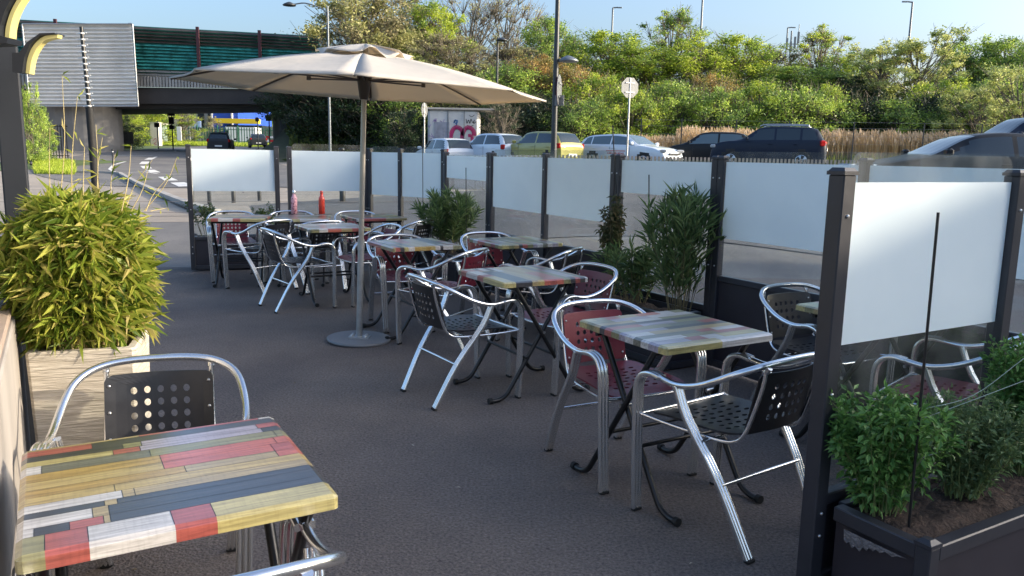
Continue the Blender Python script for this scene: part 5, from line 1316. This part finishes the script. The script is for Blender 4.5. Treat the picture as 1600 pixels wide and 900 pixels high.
# reeds and grasses
r = random.Random(77); mb = MB()
reed = leaf_mat('dry reed', [(.48, .35, .18), (.6, .46, .26), (.7, .56, .34)], .3, .8); reed2 = leaf_mat('reed plumes', [(.5, .36, .21), (.62, .47, .3), (.72, .58, .42)], .3, .9); grn = leaf_mat('green blades', [(.15, .2, .04), (.25, .3, .06), (.33, .34, .08)], .3, .7)
it = []; it2 = []; it3 = []
for k in range(7500):
    px = r.uniform(985, 1545); Y = r.uniform(43.2, 46.8); p = at_y(px, 240, Y); g = zt(p.x, Y); hh = r.uniform(1.2, 1.95) * (1 + .12 * noise.noise(Vector((p.x * .6, Y, 0)))) * (.72 if px < 1060 else 1)
    d = Vector((r.uniform(-.13, .13), r.uniform(-.1, .1), 1)).normalized()
    it.append((Vector((p.x, Y, g)), d, Vector((r.uniform(-1, 1), -1, .1)).normalized(), hh, .035, r.uniform(-.05, .05)))
    if r.random() < .45: it2.append((Vector((p.x, Y, g)) + d * hh * .88, (d + Vector((r.uniform(-.4, .4), 0, 0))).normalized(), Vector((0, -1, 0)), .34, .10, .2))
    if r.random() < .3: it3.append((Vector((p.x, Y - .9, g)), d, Vector((r.uniform(-1, 1), -1, .1)).normalized(), hh * .4, .05, .1))
leaves(mb, it, 0); leaves(mb, it2, 1); leaves(mb, it3, 2)
tag(mb.build('reeds', [reed, reed2, grn]), 'dry tan reeds in a long strip behind the car park', 'reeds', kind='stuff')
mb = MB(); it = []
for k in range(5000):
    a, b = r.random(), r.random(); px = 52 + 62 * a; Y = 32 + 12 * b; p = at_y(px, 240, Y); it.append((Vector((p.x, Y, zt(p.x, Y))), rdir(r, 1.6), rdir(r), r.uniform(.12, .3), .035, .1))
for k in range(5000):
    px = r.uniform(200, 440); Y = r.uniform(92, 108); p = at_y(px, 240, Y); it.append((Vector((p.x, Y, zt(p.x, Y))), rdir(r, 1.6), rdir(r), r.uniform(.3, .6), .12, .1))
leaves(mb, it); tag(mb.build('verge_grass', LV['bright'][0]), 'bright grass of the road verges', 'grass', kind='stuff')
g0_, g1_ = at_y(50, 240, 32), at_y(118, 240, 44)
sheet('grass_verge', at_y(30, 240, 44).x, at_y(112, 240, 40).x, 32, 46, 10, 10, .02, M['earth'])
sheet('far_verge', -60, -24, 92, 110, 12, 10, .03, M['earth'])
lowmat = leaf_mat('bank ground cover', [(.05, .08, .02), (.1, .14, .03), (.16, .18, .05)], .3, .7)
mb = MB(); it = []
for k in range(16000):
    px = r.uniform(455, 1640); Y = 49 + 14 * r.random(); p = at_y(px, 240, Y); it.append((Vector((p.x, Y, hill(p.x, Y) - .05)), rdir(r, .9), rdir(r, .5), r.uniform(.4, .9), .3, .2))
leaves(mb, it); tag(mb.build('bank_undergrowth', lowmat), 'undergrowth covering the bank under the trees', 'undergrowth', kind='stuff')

# ------------------------------------------------------------------ street furniture
M['lamp_dk'] = mat('dark grey lamp post', (.04, .045, .05), .4, .2); M['lamp_gr'] = mat('grey lamp post', (.16, .18, .2), .4, .4)
def head(mb, p, d, s=1.0):
    """shallow domed luminaire"""
    c = Vector(p); prof = [(.02, .16), (.09, .14), (.26, .06), (.33, .0), (.31, -.03), (.05, -.05)]
    mb.lathe([(a * s, b * s) for a, b in prof], c, 16)
def lamp(px, Y, top_py, label, r_, m, arm=None, name='street_lamp', base_z=None, group='street lamps'):
    g = onground(px, Y).z if base_z is None else base_z; b = at_y(px, 240, Y); t = at_y(px, top_py, Y); hh = t.z - g
    o = empty(name, (b.x, Y, g), 0, label, 'street lamp', group)
    MB().tube([(0, 0, 0), (0, 0, hh * .15), (0, 0, hh)], [r_ * 1.3, r_, r_ * .7], 12).build('post', m, o)
    return o, Vector((b.x, Y, g)), hh
o, b, hh = lamp(516, 45, 10, 'slim grey street lamp with a swept arm, left of the parasol', .075, M['lamp_gr'])
p1 = at_y(452, 8, 45) - b
MB().tube(crom([(0, 0, hh - .75), (-.2, 0, hh - .2), p1 * .55 + Vector((0, 0, hh * .45 + .12)), p1 + Vector((.25, 0, .05))], 6), .035, 6).tube(crom([(0, 0, hh - 1.3), (-.25, 0, hh - .75), p1 * .6 + Vector((0, 0, hh * .4 + .0))], 6), .02, 5).build('arm', M['lamp_gr'], o)
hb = MB(); head(hb, p1, None, 1.1); hb.build('lamp_head', M['lamp_dk'], o)
o, b, hh = lamp(775, 50, 58, 'slim dark street lamp with a small domed head behind the parasol', .085, M['lamp_dk'])
p1 = at_y(784, 63, 50) - b; MB().tube([(0, 0, hh - .3), p1 + Vector((-.1, 0, .15))], .03, 6).build('arm', M['lamp_dk'], o); hb = MB(); head(hb, p1, None, 1.1); hb.build('lamp_head', M['lamp_dk'], o)
o, b, hh = lamp(865, 23, -60, 'tall dark lamp post that leaves the top of the picture', .085, M['lamp_dk'])
p1 = at_y(888, 95, 23) - b; MB().tube([(0, 0, p1.z + .02), p1 + Vector((-.1, 0, .03))], .03, 6).build('arm', M['lamp_dk'], o); hb = MB(); head(hb, p1, None, .9); hb.build('lamp_head', M['lamp_gr'], o)
M['sign_back'] = mat('grey sign back', (.2, .21, .22), .45, .5, var=.1, scale=3)
M['sign_red'] = mat('sign red', (.5, .02, .02), .45)
def sign(px, Y, py, size, sides, rot, label, pole_to=None, post=True, loc=None, name='road_sign', pw=.03):
    c = at_y(px, py, Y); g = onground(px, Y).z; o = empty(name, (c.x, Y, g if post else c.z - size), 0, label, 'road sign', 'road signs'); off = Vector((0, 0, c.z - o.location.z))
    pl = [(size / 2 * math.cos(math.pi * 2 * (k + .5) / sides), size / 2 * math.sin(math.pi * 2 * (k + .5) / sides)) for k in range(sides)]
    mt = Matrix.Translation(off) @ Matrix.Rotation(rot, 4, 'Z') @ Matrix.Rotation(R(90), 4, 'X')
    MB().prism(pl, .0, .012, mt=mt).build('sign_plate', M['sign_back'], o)
    MB().prism([(a * .98, b * .98) for a, b in pl], -.006, -.001, mt=mt).build('sign_face', M['sign_red'], o)
    q = Matrix.Rotation(rot, 3, 'Z')
    bk = MB()
    for s in (-.22, .22): bk.box(off + q @ Vector((0, -.03, s * size)), (size * .5, .03, .04), rot=rot)
    bk.build('brackets', M['steel'], o)
    if post: MB().tube([(0, -.0, 0), (0, -.0, off.z + size * .45)], pw, 8).build('post', M['steel'], o)
    return o
sign(984, 31, 137, .8, 8, R(25), 'octagonal sign seen from behind on its grey post', pw=.035)
sign(663, 34, 172, .62, 24, R(72), 'round sign seen almost edge-on left of the graffiti hut')
sign(873.5, 22.8, 141, .85, 24, R(78), 'round sign strapped to the tall dark lamp post, seen edge-on', post=False)
c = at_y(871, 157, 22.8); tag(MB().box((0, 0, 0), (.26, .03, .28), rot=R(-20)).box((0, -.03, .06), (.22, .02, .03), rot=R(-20)).box((0, -.03, -.06), (.22, .02, .03), rot=R(-20)).build('sign_plaque', M['sign_back'], None, (c.x + .05, 22.75, c.z)), 'small plaque under the round sign on the tall lamp post', 'sign')
for px, Y, ty, by, lab, arm in ((949, 90, 12, 60, 'distant highway lamp left of the stop sign', 1), (1084.5, 80, -20, 60, 'distant highway mast right of the stop sign', 0), (1403, 78, 3, 90, 'distant highway lamp above the willows', -1), (1216.5, 105, 43, 90, 'distant highway lamp beside the antenna', 1)):
    g = hill(at_y(px, 240, Y).x, min(Y, 118)); b = at_y(px, 240, Y); t = at_y(px, ty, Y); o = empty('highway_lamp', (b.x, Y, g), 0, lab, 'street lamp', 'highway lamps beyond the trees')
    MB().tube([(0, 0, 0), (0, 0, t.z - g)], [.13, .09], 8).build('post', M['lamp_gr'], o)
    if arm: MB().tube([(0, 0, t.z - g), (.55 * arm, 0, t.z - g + .05)], .07, 6).box((.75 * arm, 0, t.z - g + .03), (.5, .2, .12), bev=.03).build('lamp_head', M['lamp_gr'], o)
b = at_y(1223, 240, 105); t = at_y(1223, 48, 105); ag = hill(b.x, 105)
o = empty('antenna_mast', (b.x, 105, ag), 0, 'distant antenna mast above the greyish tree', 'antenna'); mb = MB().tube([(0, 0, 0), (0, 0, t.z - ag)], .1, 6)
mb.build('mast', M['lamp_gr'], o); mb = MB()
for dx, dz in ((-.5, -1.6), (.5, -1.4), (0, -2.0), (.9, -.8)): mb.box((dx, 0, t.z - ag + dz), (.22, .2, 1.4))
mb.tube([(.9, 0, t.z - ag - 3), (.9, 0, t.z - ag + .8)], .05, 5).box((0, 0, t.z - ag - 1.6), (1.6, .1, .1)); mb.build('antenna_panels', M['lamp_gr'], o)
# bollards
def bollard(px, Y, lab, h=1.0, r_=.038):
    p = onground(px, Y); o = empty('bollard', p, 0, lab, 'bollard', 'black bollards along the pavement')
    MB().lathe([(r_, 0), (r_, h * .93), (r_ * .8, h * .935), (r_ * .8, h * .945), (r_ * 1.08, h * .95), (r_ * 1.08, h * .985), (r_ * .6, h)], (0, 0, 0), 12).build('post', M['leg_black'], o)
    MB().lathe([(r_ * 1.01, h * .86), (r_ * 1.05, h * .865), (r_ * 1.05, h * .9), (r_ * 1.01, h * .905)], (0, 0, 0), 12).build('collar', M['steel'], o)
for px, Y, lab in ((296.5, 14.6, 'bollard left of the leftmost far screen'), (176, 36, 'bollard standing alone on the pavement corner'), (324, 15.2, 'bollard seen under the film of the leftmost screen, left one'), (362, 15.4, 'bollard seen under the film of the leftmost screen, middle one'), (403, 15.7, 'bollard seen under the film of the leftmost screen, right one')): bollard(px, Y, lab)
bollard(534, 15.0, 'thick bollard seen under the film right of the red bottle', r_=.055)
# spiked mast near the bamboo
ms = onground(149, 13.2); o = empty('mast', ms, 0, 'black leaning mast with white rings behind the bamboo', 'mast')
tp_ = at_y(127, 42, 13.2) - ms; md = at_y(139.5, 168, 13.2) - ms; bt = at_y(150, 292, 13.2) - ms; bt.z = 0
MB().tube([bt, md], [.062, .058], 12).build('lower_mast', M['rubber'], o); MB().tube([md, tp_], [.036, .03], 10).build('upper_mast', M['leg_black'], o)
mb = MB()
for k in range(13):
    p = md.lerp(tp_, .02 + .075 * k); mb.tube([p - Vector((.095, 0, .01)), p + Vector((.075, 0, .012))], .008, 6).lathe([(.037, -.01), (.042, 0), (.037, .01)], p, 10)
mb.build('rings', M['white'], o)
# bicycle handlebar behind the facade post
# railing at the left
rl = empty('iron_railing', onground(62, 46), 0, 'dark iron railing behind the grass verge at the left', 'railing'); mb = MB()
for k in range(26): x = -2.4 + k * .16; mb.box((x, 0, 1.0), (.035, .035, 2.0))
mb.build('bars', M['leg_black'], rl); MB().box((-.4, 0, 1.9), (4.2, .05, .05)).box((-.4, 0, .25), (4.2, .05, .05)).build('rails', M['leg_black'], rl)
# wire fence posts in front of the reeds
fw_ = empty('wire_fence', onground(1240, 41.5), 0, 'thin wire fence in front of the reeds', 'fence'); fo = fw_.location
for px in (1000, 1063, 1148, 1230, 1331, 1440, 1530):
    p = at_y(px, 240, 41.5) - fo; z = zt(p.x + fo.x, 41.5) - fo.z; MB().box((p.x, 0, z + 1.15), (.05, .05, 2.3)).build('post', M['lamp_dk'], fw_)
mb = MB()
for z in (.3, .7, 1.1, 1.5, 1.9, 2.2): a, b = at_y(990, 240, 41.5) - fo, at_y(1560, 240, 41.5) - fo; mb.tube([(a.x, 0, z), (b.x, 0, z + .1)], .004, 3)
mb.build('wires', M['steel'], fw_)
# low slatted fence seen through the screen tops
mb = MB(); sf = empty('slatted_fence', (onground(1150, 27).x, 27, 0), 0, 'low grey slatted fence between the road and the car park', 'fence')
for px0 in range(610, 1500, 6):
    p = onground(px0, 27); mb.box((p.x - sf.location.x, 0, p.z + .25), (.07, .02, .5))
mb.build('slats', mat('weathered grey slats', (.25, .23, .21), .8, var=.2, scale=2), sf)

# ------------------------------------------------------------------ hut with graffiti
M['hut'] = mat('dirty white render', (.55, .55, .54), .75, var=.12, scale=.9)
h0 = at_y(668, 225, 46); h1 = at_y(748, 225, 46); hz = at_y(706, 171, 46).z; hg = zt(h0.x, 46); W_ = h1.x - h0.x
hut = empty('utility_hut', ((h0.x + h1.x) / 2, 46, hg), 0, 'white utility hut covered in graffiti behind the small white cars', 'hut')
MB().box((0, 1.2, (hz - hg) / 2), (W_, 2.4, hz - hg), bev=.12).build('wall', M['hut'], hut)
MB().box((.6, 1.2, hz - hg + .04), (W_ + 1.6, 2.7, .1)).build('roof', M['conc_lt'], hut)
MB().box((-W_ * .22, -.02, (hz - hg) * .40), (.85, .05, (hz - hg) * .72)).build('door', mat('grey blue hut door', (.22, .24, .3), .6, var=.3, scale=3), hut)
mb = MB(); mb.box((-.30, -.03, (hz - hg) * .5), (.05, .04, hz - hg - .1)).box((.62, -.03, (hz - hg) * .5), (.03, .03, hz - hg - .1)); mb.build('downpipe', M['lamp_gr'], hut)
GZ = 0.
def strokes(pts, w, mb, y=-.012):
    P = crom([Vector((a, y, b + GZ)) for a, b in pts], 5)
    for a, b in zip(P, P[1:]):
        d = (b - a).normalized(); N = Vector((-d.z, 0, d.x)) * w / 2; mb.add([a - N, b - N, b + N, a + N], [(0, 1, 2, 3)])
HH = hz - hg
GZ = HH - 2.06
mb = MB()
for cx in (.2, .85):   # two big maroon bubble letters
    ring = [(cx + .33 * math.cos(a) * (1.0 + .12 * math.sin(2 * a)), .62 + .46 * math.sin(a)) for a in [k * 6.283 / 14 for k in range(12)]]
    strokes(ring, .24, mb, -.014)
strokes([(.85, .62), (1.05, .62), (1.08, .35)], .18, mb, -.014); strokes([(.0, .3), (.2, .2), (.42, .3)], .2, mb, -.014)
mb.build('graffiti', mat('maroon spray paint', (.4, .02, .12), .5), hut)
mb = MB(); strokes([(.72, 1.55), (.78, 1.3), (.86, 1.5), (.94, 1.3), (1.0, 1.55), (1.1, 1.35), (1.2, 1.5), (1.15, 1.3), (1.3, 1.42)], .04, mb); strokes([(.78, 1.2), (.95, 1.15), (1.15, 1.2)], .035, mb); strokes([(.9, 1.75), (1.05, 1.68), (1.2, 1.78)], .03, mb); mb.build('graffiti', mat('black spray paint', (.02, .02, .025), .5), hut)
mb = MB(); strokes([(.02, 1.3), (.12, 1.5), (.2, 1.25), (.05, 1.4), (.25, 1.45), (.15, 1.15)], .05, mb); strokes([(.05, 1.1), (.2, 1.2)], .04, mb); mb.build('graffiti', mat('blue spray paint', (.05, .16, .4), .5), hut)
mb = MB(); rr_ = random.Random(5)
for k in range(14): x = rr_.uniform(-W_ / 2 + .1, -.35); z = rr_.uniform(.25, 1.4); strokes([(x, z), (x + rr_.uniform(-.15, .15), z + .12), (x + rr_.uniform(-.1, .2), z + .02), (x + .1, z + .2)], .03, mb)
mb.build('graffiti', mat('violet spray paint', (.3, .2, .42), .5), hut)
tree('thin', 'dark', 785, 44.5, 158, 3.0, 'ivy clad stump bush right of the graffiti hut', name='bush', group='bushes along the bank', cat='bush', z0=zt(0, 44.5), sink=.1)
# ------------------------------------------------------------------ beyond the underpass: buildings, signals, signs
def far_box(name, c4, Y, depth, m, label, cat='building'):
    """building front given by two picture corners at distance Y"""
    a = at_y(c4[0], c4[3], Y); b = at_y(c4[1], c4[2], Y); g = zt(a.x, Y) - 1; o = empty(name, ((a.x + b.x) / 2, Y, g), 0, label, cat)
    W = b.x - a.x; H = b.z - g; MB().box((0, depth / 2, H / 2), (W, depth, H)).build('wall', m, o); return o, W, H
wb, W, H = far_box('warehouse', (262, 334, 150, 215), 135, 20, mat('beige cladding', (.5, .42, .33), .7, var=.08, scale=.3), 'large beige warehouse seen through the underpass')
for x in (.22, .43):
    MB().box((W * x, -.05, H * .62), (1.0, .3, 4.4)).build('window', M['glass_dk'], wb)
sb, W, H = far_box('shop_building', (333, 371, 163, 215), 130, 18, mat('bright blue facade', (.015, .07, .42), .5, var=.06, scale=.4), 'blue fronted shop with a yellow fascia under the bridge')
ym = mat('yellow fascia', (.75, .52, .02), .5); a = at_y(335, 191, 129) - sb.location; b = at_y(407, 188, 129) - sb.location
MB().box(((a.x + b.x) / 2, -1.6, (a.z + b.z) / 2), (b.x - a.x, 1.2, .75)).build('fascia', ym, sb)
for x in (-.5, .28): MB().box((W * x, -.1, H * .68), (.22, .3, H * .52)).build('mullion', M['white'], sb)
c = at_y(365, 168, 129.6) - sb.location; MB().box((c.x, -.25, c.z), (.9, .2, .9)).build('wall_emblem', M['white'], sb)
MB().box((W * .9, 1, H * .3), (5.5, 6, H * .5)).build('shop_window', M['glass_dk'], sb)
wv, W, H = far_box('delivery_van', (352, 398, 199, 212), 118, 3, M['white'], 'white van parked beside the blue shop', 'van')
MB().box((-W * .44, -.04, H * .8), (.5, .1, .5)).build('window', M['glass_dk'], wv)
for x in (-.3, .3): MB().lathe([(.1, 0), (.4, .0), (.4, .2), (.1, .2)], (W * x, 0, 1.35), 16, mt=Matrix.Rotation(R(90), 3, 'X')).build('tyre', M['tyre'], wv)
gs, W, H = far_box('garden_shed', (212, 237, 193, 230), 92, 4, mat('green grey shed', (.2, .26, .23), .7, var=.1, scale=.5), 'green grey shed beyond the bridge', 'shed')
MB().box((0, 2, H + .05), (W + .3, 4.3, .12)).build('roof', M['conc_lt'], gs); 
for x in (-.25, .1): MB().box((W * x, -.04, H * .55), (.09, .06, H * .7)).build('door_bar', M['lamp_dk'], gs)
wp, W, H = far_box('gate_pillar', (236, 247, 192, 228), 90, .8, mat('white painted pillar', (.62, .58, .53), .7, var=.15, scale=1.2), 'white painted gate pillar beside the shed', 'pillar')
MB().box((0, .4, H + .04), (W + .12, .95, .08)).build('cap', M['conc_lt'], wp)
GZ = 0.
mb = MB(); strokes([(-.2, 1.5), (.1, 1.8), (.15, 1.4), (-.1, 1.2), (.2, 1.1)], .07, mb, -.02); mb.build('graffiti', mat('pink spray', (.5, .2, .25), .6), wp)
M['gfence'] = mat('green fence panel', (.03, .13, .08), .5, var=.1, scale=1)
gf = empty('green_fence', onground(330, 104), 0, 'long green palisade fence beyond the underpass', 'fence'); mb = MB(); go_ = gf.location
a, b = at_y(247, 240, 104).x - go_.x, at_y(432, 240, 104).x - go_.x; x = a; k = 0
while x < b: mb.box((x, 0, 1.15 + (zt(x + go_.x, 104) - go_.z)), (.1, .05, 2.3)); x += .34
mb.box(((a + b) / 2, 0, 2.0), (b - a, .06, .08)).box(((a + b) / 2, 0, .5), (b - a, .06, .08)); mb.build('pales', M['gfence'], gf)
pz = MB(); x = a
while x < b: pz.box((x, -.06, 1.25), (.14, .14, 2.5)); x += 2.6
pz.build('posts', M['gfence'], gf)
def signal(px, Y, boxes, top, lab, m=None):
    p = onground(px, Y); o = empty('traffic_signal', p, 0, lab, 'traffic light', 'traffic lights beyond the bridge'); t = at_y(px, top, Y).z - p.z
    MB().tube([(0, 0, 0), (0, 0, t)], .055, 8).build('post', M['lamp_dk'], o)
    for (p0, p1, w) in boxes:
        z0, z1 = at_y(px, p0, Y).z - p.z, at_y(px, p1, Y).z - p.z; bx = MB().box((0, -.06, (z0 + z1) / 2), (w, .22, z0 - z1), bev=.02).build('signal_head', M['leg_black'], o)
        MB().tube([(-w * .3, -.2, (z0 + z1) / 2 + .18), (w * .3, -.2, (z0 + z1) / 2 + .18)], .03, 5).build('visor', M['leg_black'], bx)
signal(271, 70, [(175, 181, .62), (183, 194, .42), (196, 202, .42)], 174, 'traffic light with stacked heads under the bridge')
signal(248, 72, [(192, 199, .42)], 192, 'short traffic light left of the stacked one')
signal(422, 72, [(180, 189, .5)], 180, 'traffic light near the right abutment')
signal(404, 80, [(184, 190, .35)], 183, 'small traffic light behind the far car')
def board(px0, px1, py0, py1, Y, m, lab, leg=True, name='signboard', cat='sign'):
    a, b = at_y(px0, py1, Y), at_y(px1, py0, Y); g = zt(a.x, Y); o = empty(name, ((a.x + b.x) / 2, Y, g), 0, lab, cat)
    W, z0, z1 = b.x - a.x, a.z - g, b.z - g; MB().box((0, 0, (z0 + z1) / 2), (W, .08, z1 - z0), bev=.02).build('panel', m, o)
    if leg:
        lg = MB()
        for s in (-.35, .35): lg.tube([(W * s, .06, -.1), (W * s, .06, z1)], .04, 6)
        lg.build('legs', M['steel'], o)
    return o
board(183, 208, 206, 224, 66, mat('dull grey board', (.13, .13, .13), .6, var=.4, scale=2), 'grey information board in the shade beside the abutment')
board(293, 314, 189, 199, 112, mat('blue white board', (.3, .4, .6), .5, var=.5, scale=.8), 'blue and white board in front of the warehouse')
board(277, 283, 198, 220, 88, M['white'], 'narrow white panel behind the stacked traffic light', leg=False)
bb = board(337, 353, 207, 213, 75, mat('orange red board', (.6, .12, .05), .5), 'orange red panel above the car under the bridge')
# construction barriers at the right of the opening
o = empty('road_barrier', onground(425, 90), 0, 'red and white road barriers near the right abutment', 'barrier'); mb = MB(); m2 = MB()
for k in range(7): (mb if k % 2 else m2).box((-1.8 + k * .62, 0, .75), (.6, .12, .22)); (m2 if k % 2 else mb).box((-1.8 + k * .62, .0, 1.15), (.6, .12, .22))
m2.box((0, .1, .6), (4.2, .06, .06)); mb.build('red_boards', M['sign_red'], o); m2.build('white_boards', M['white'], o)
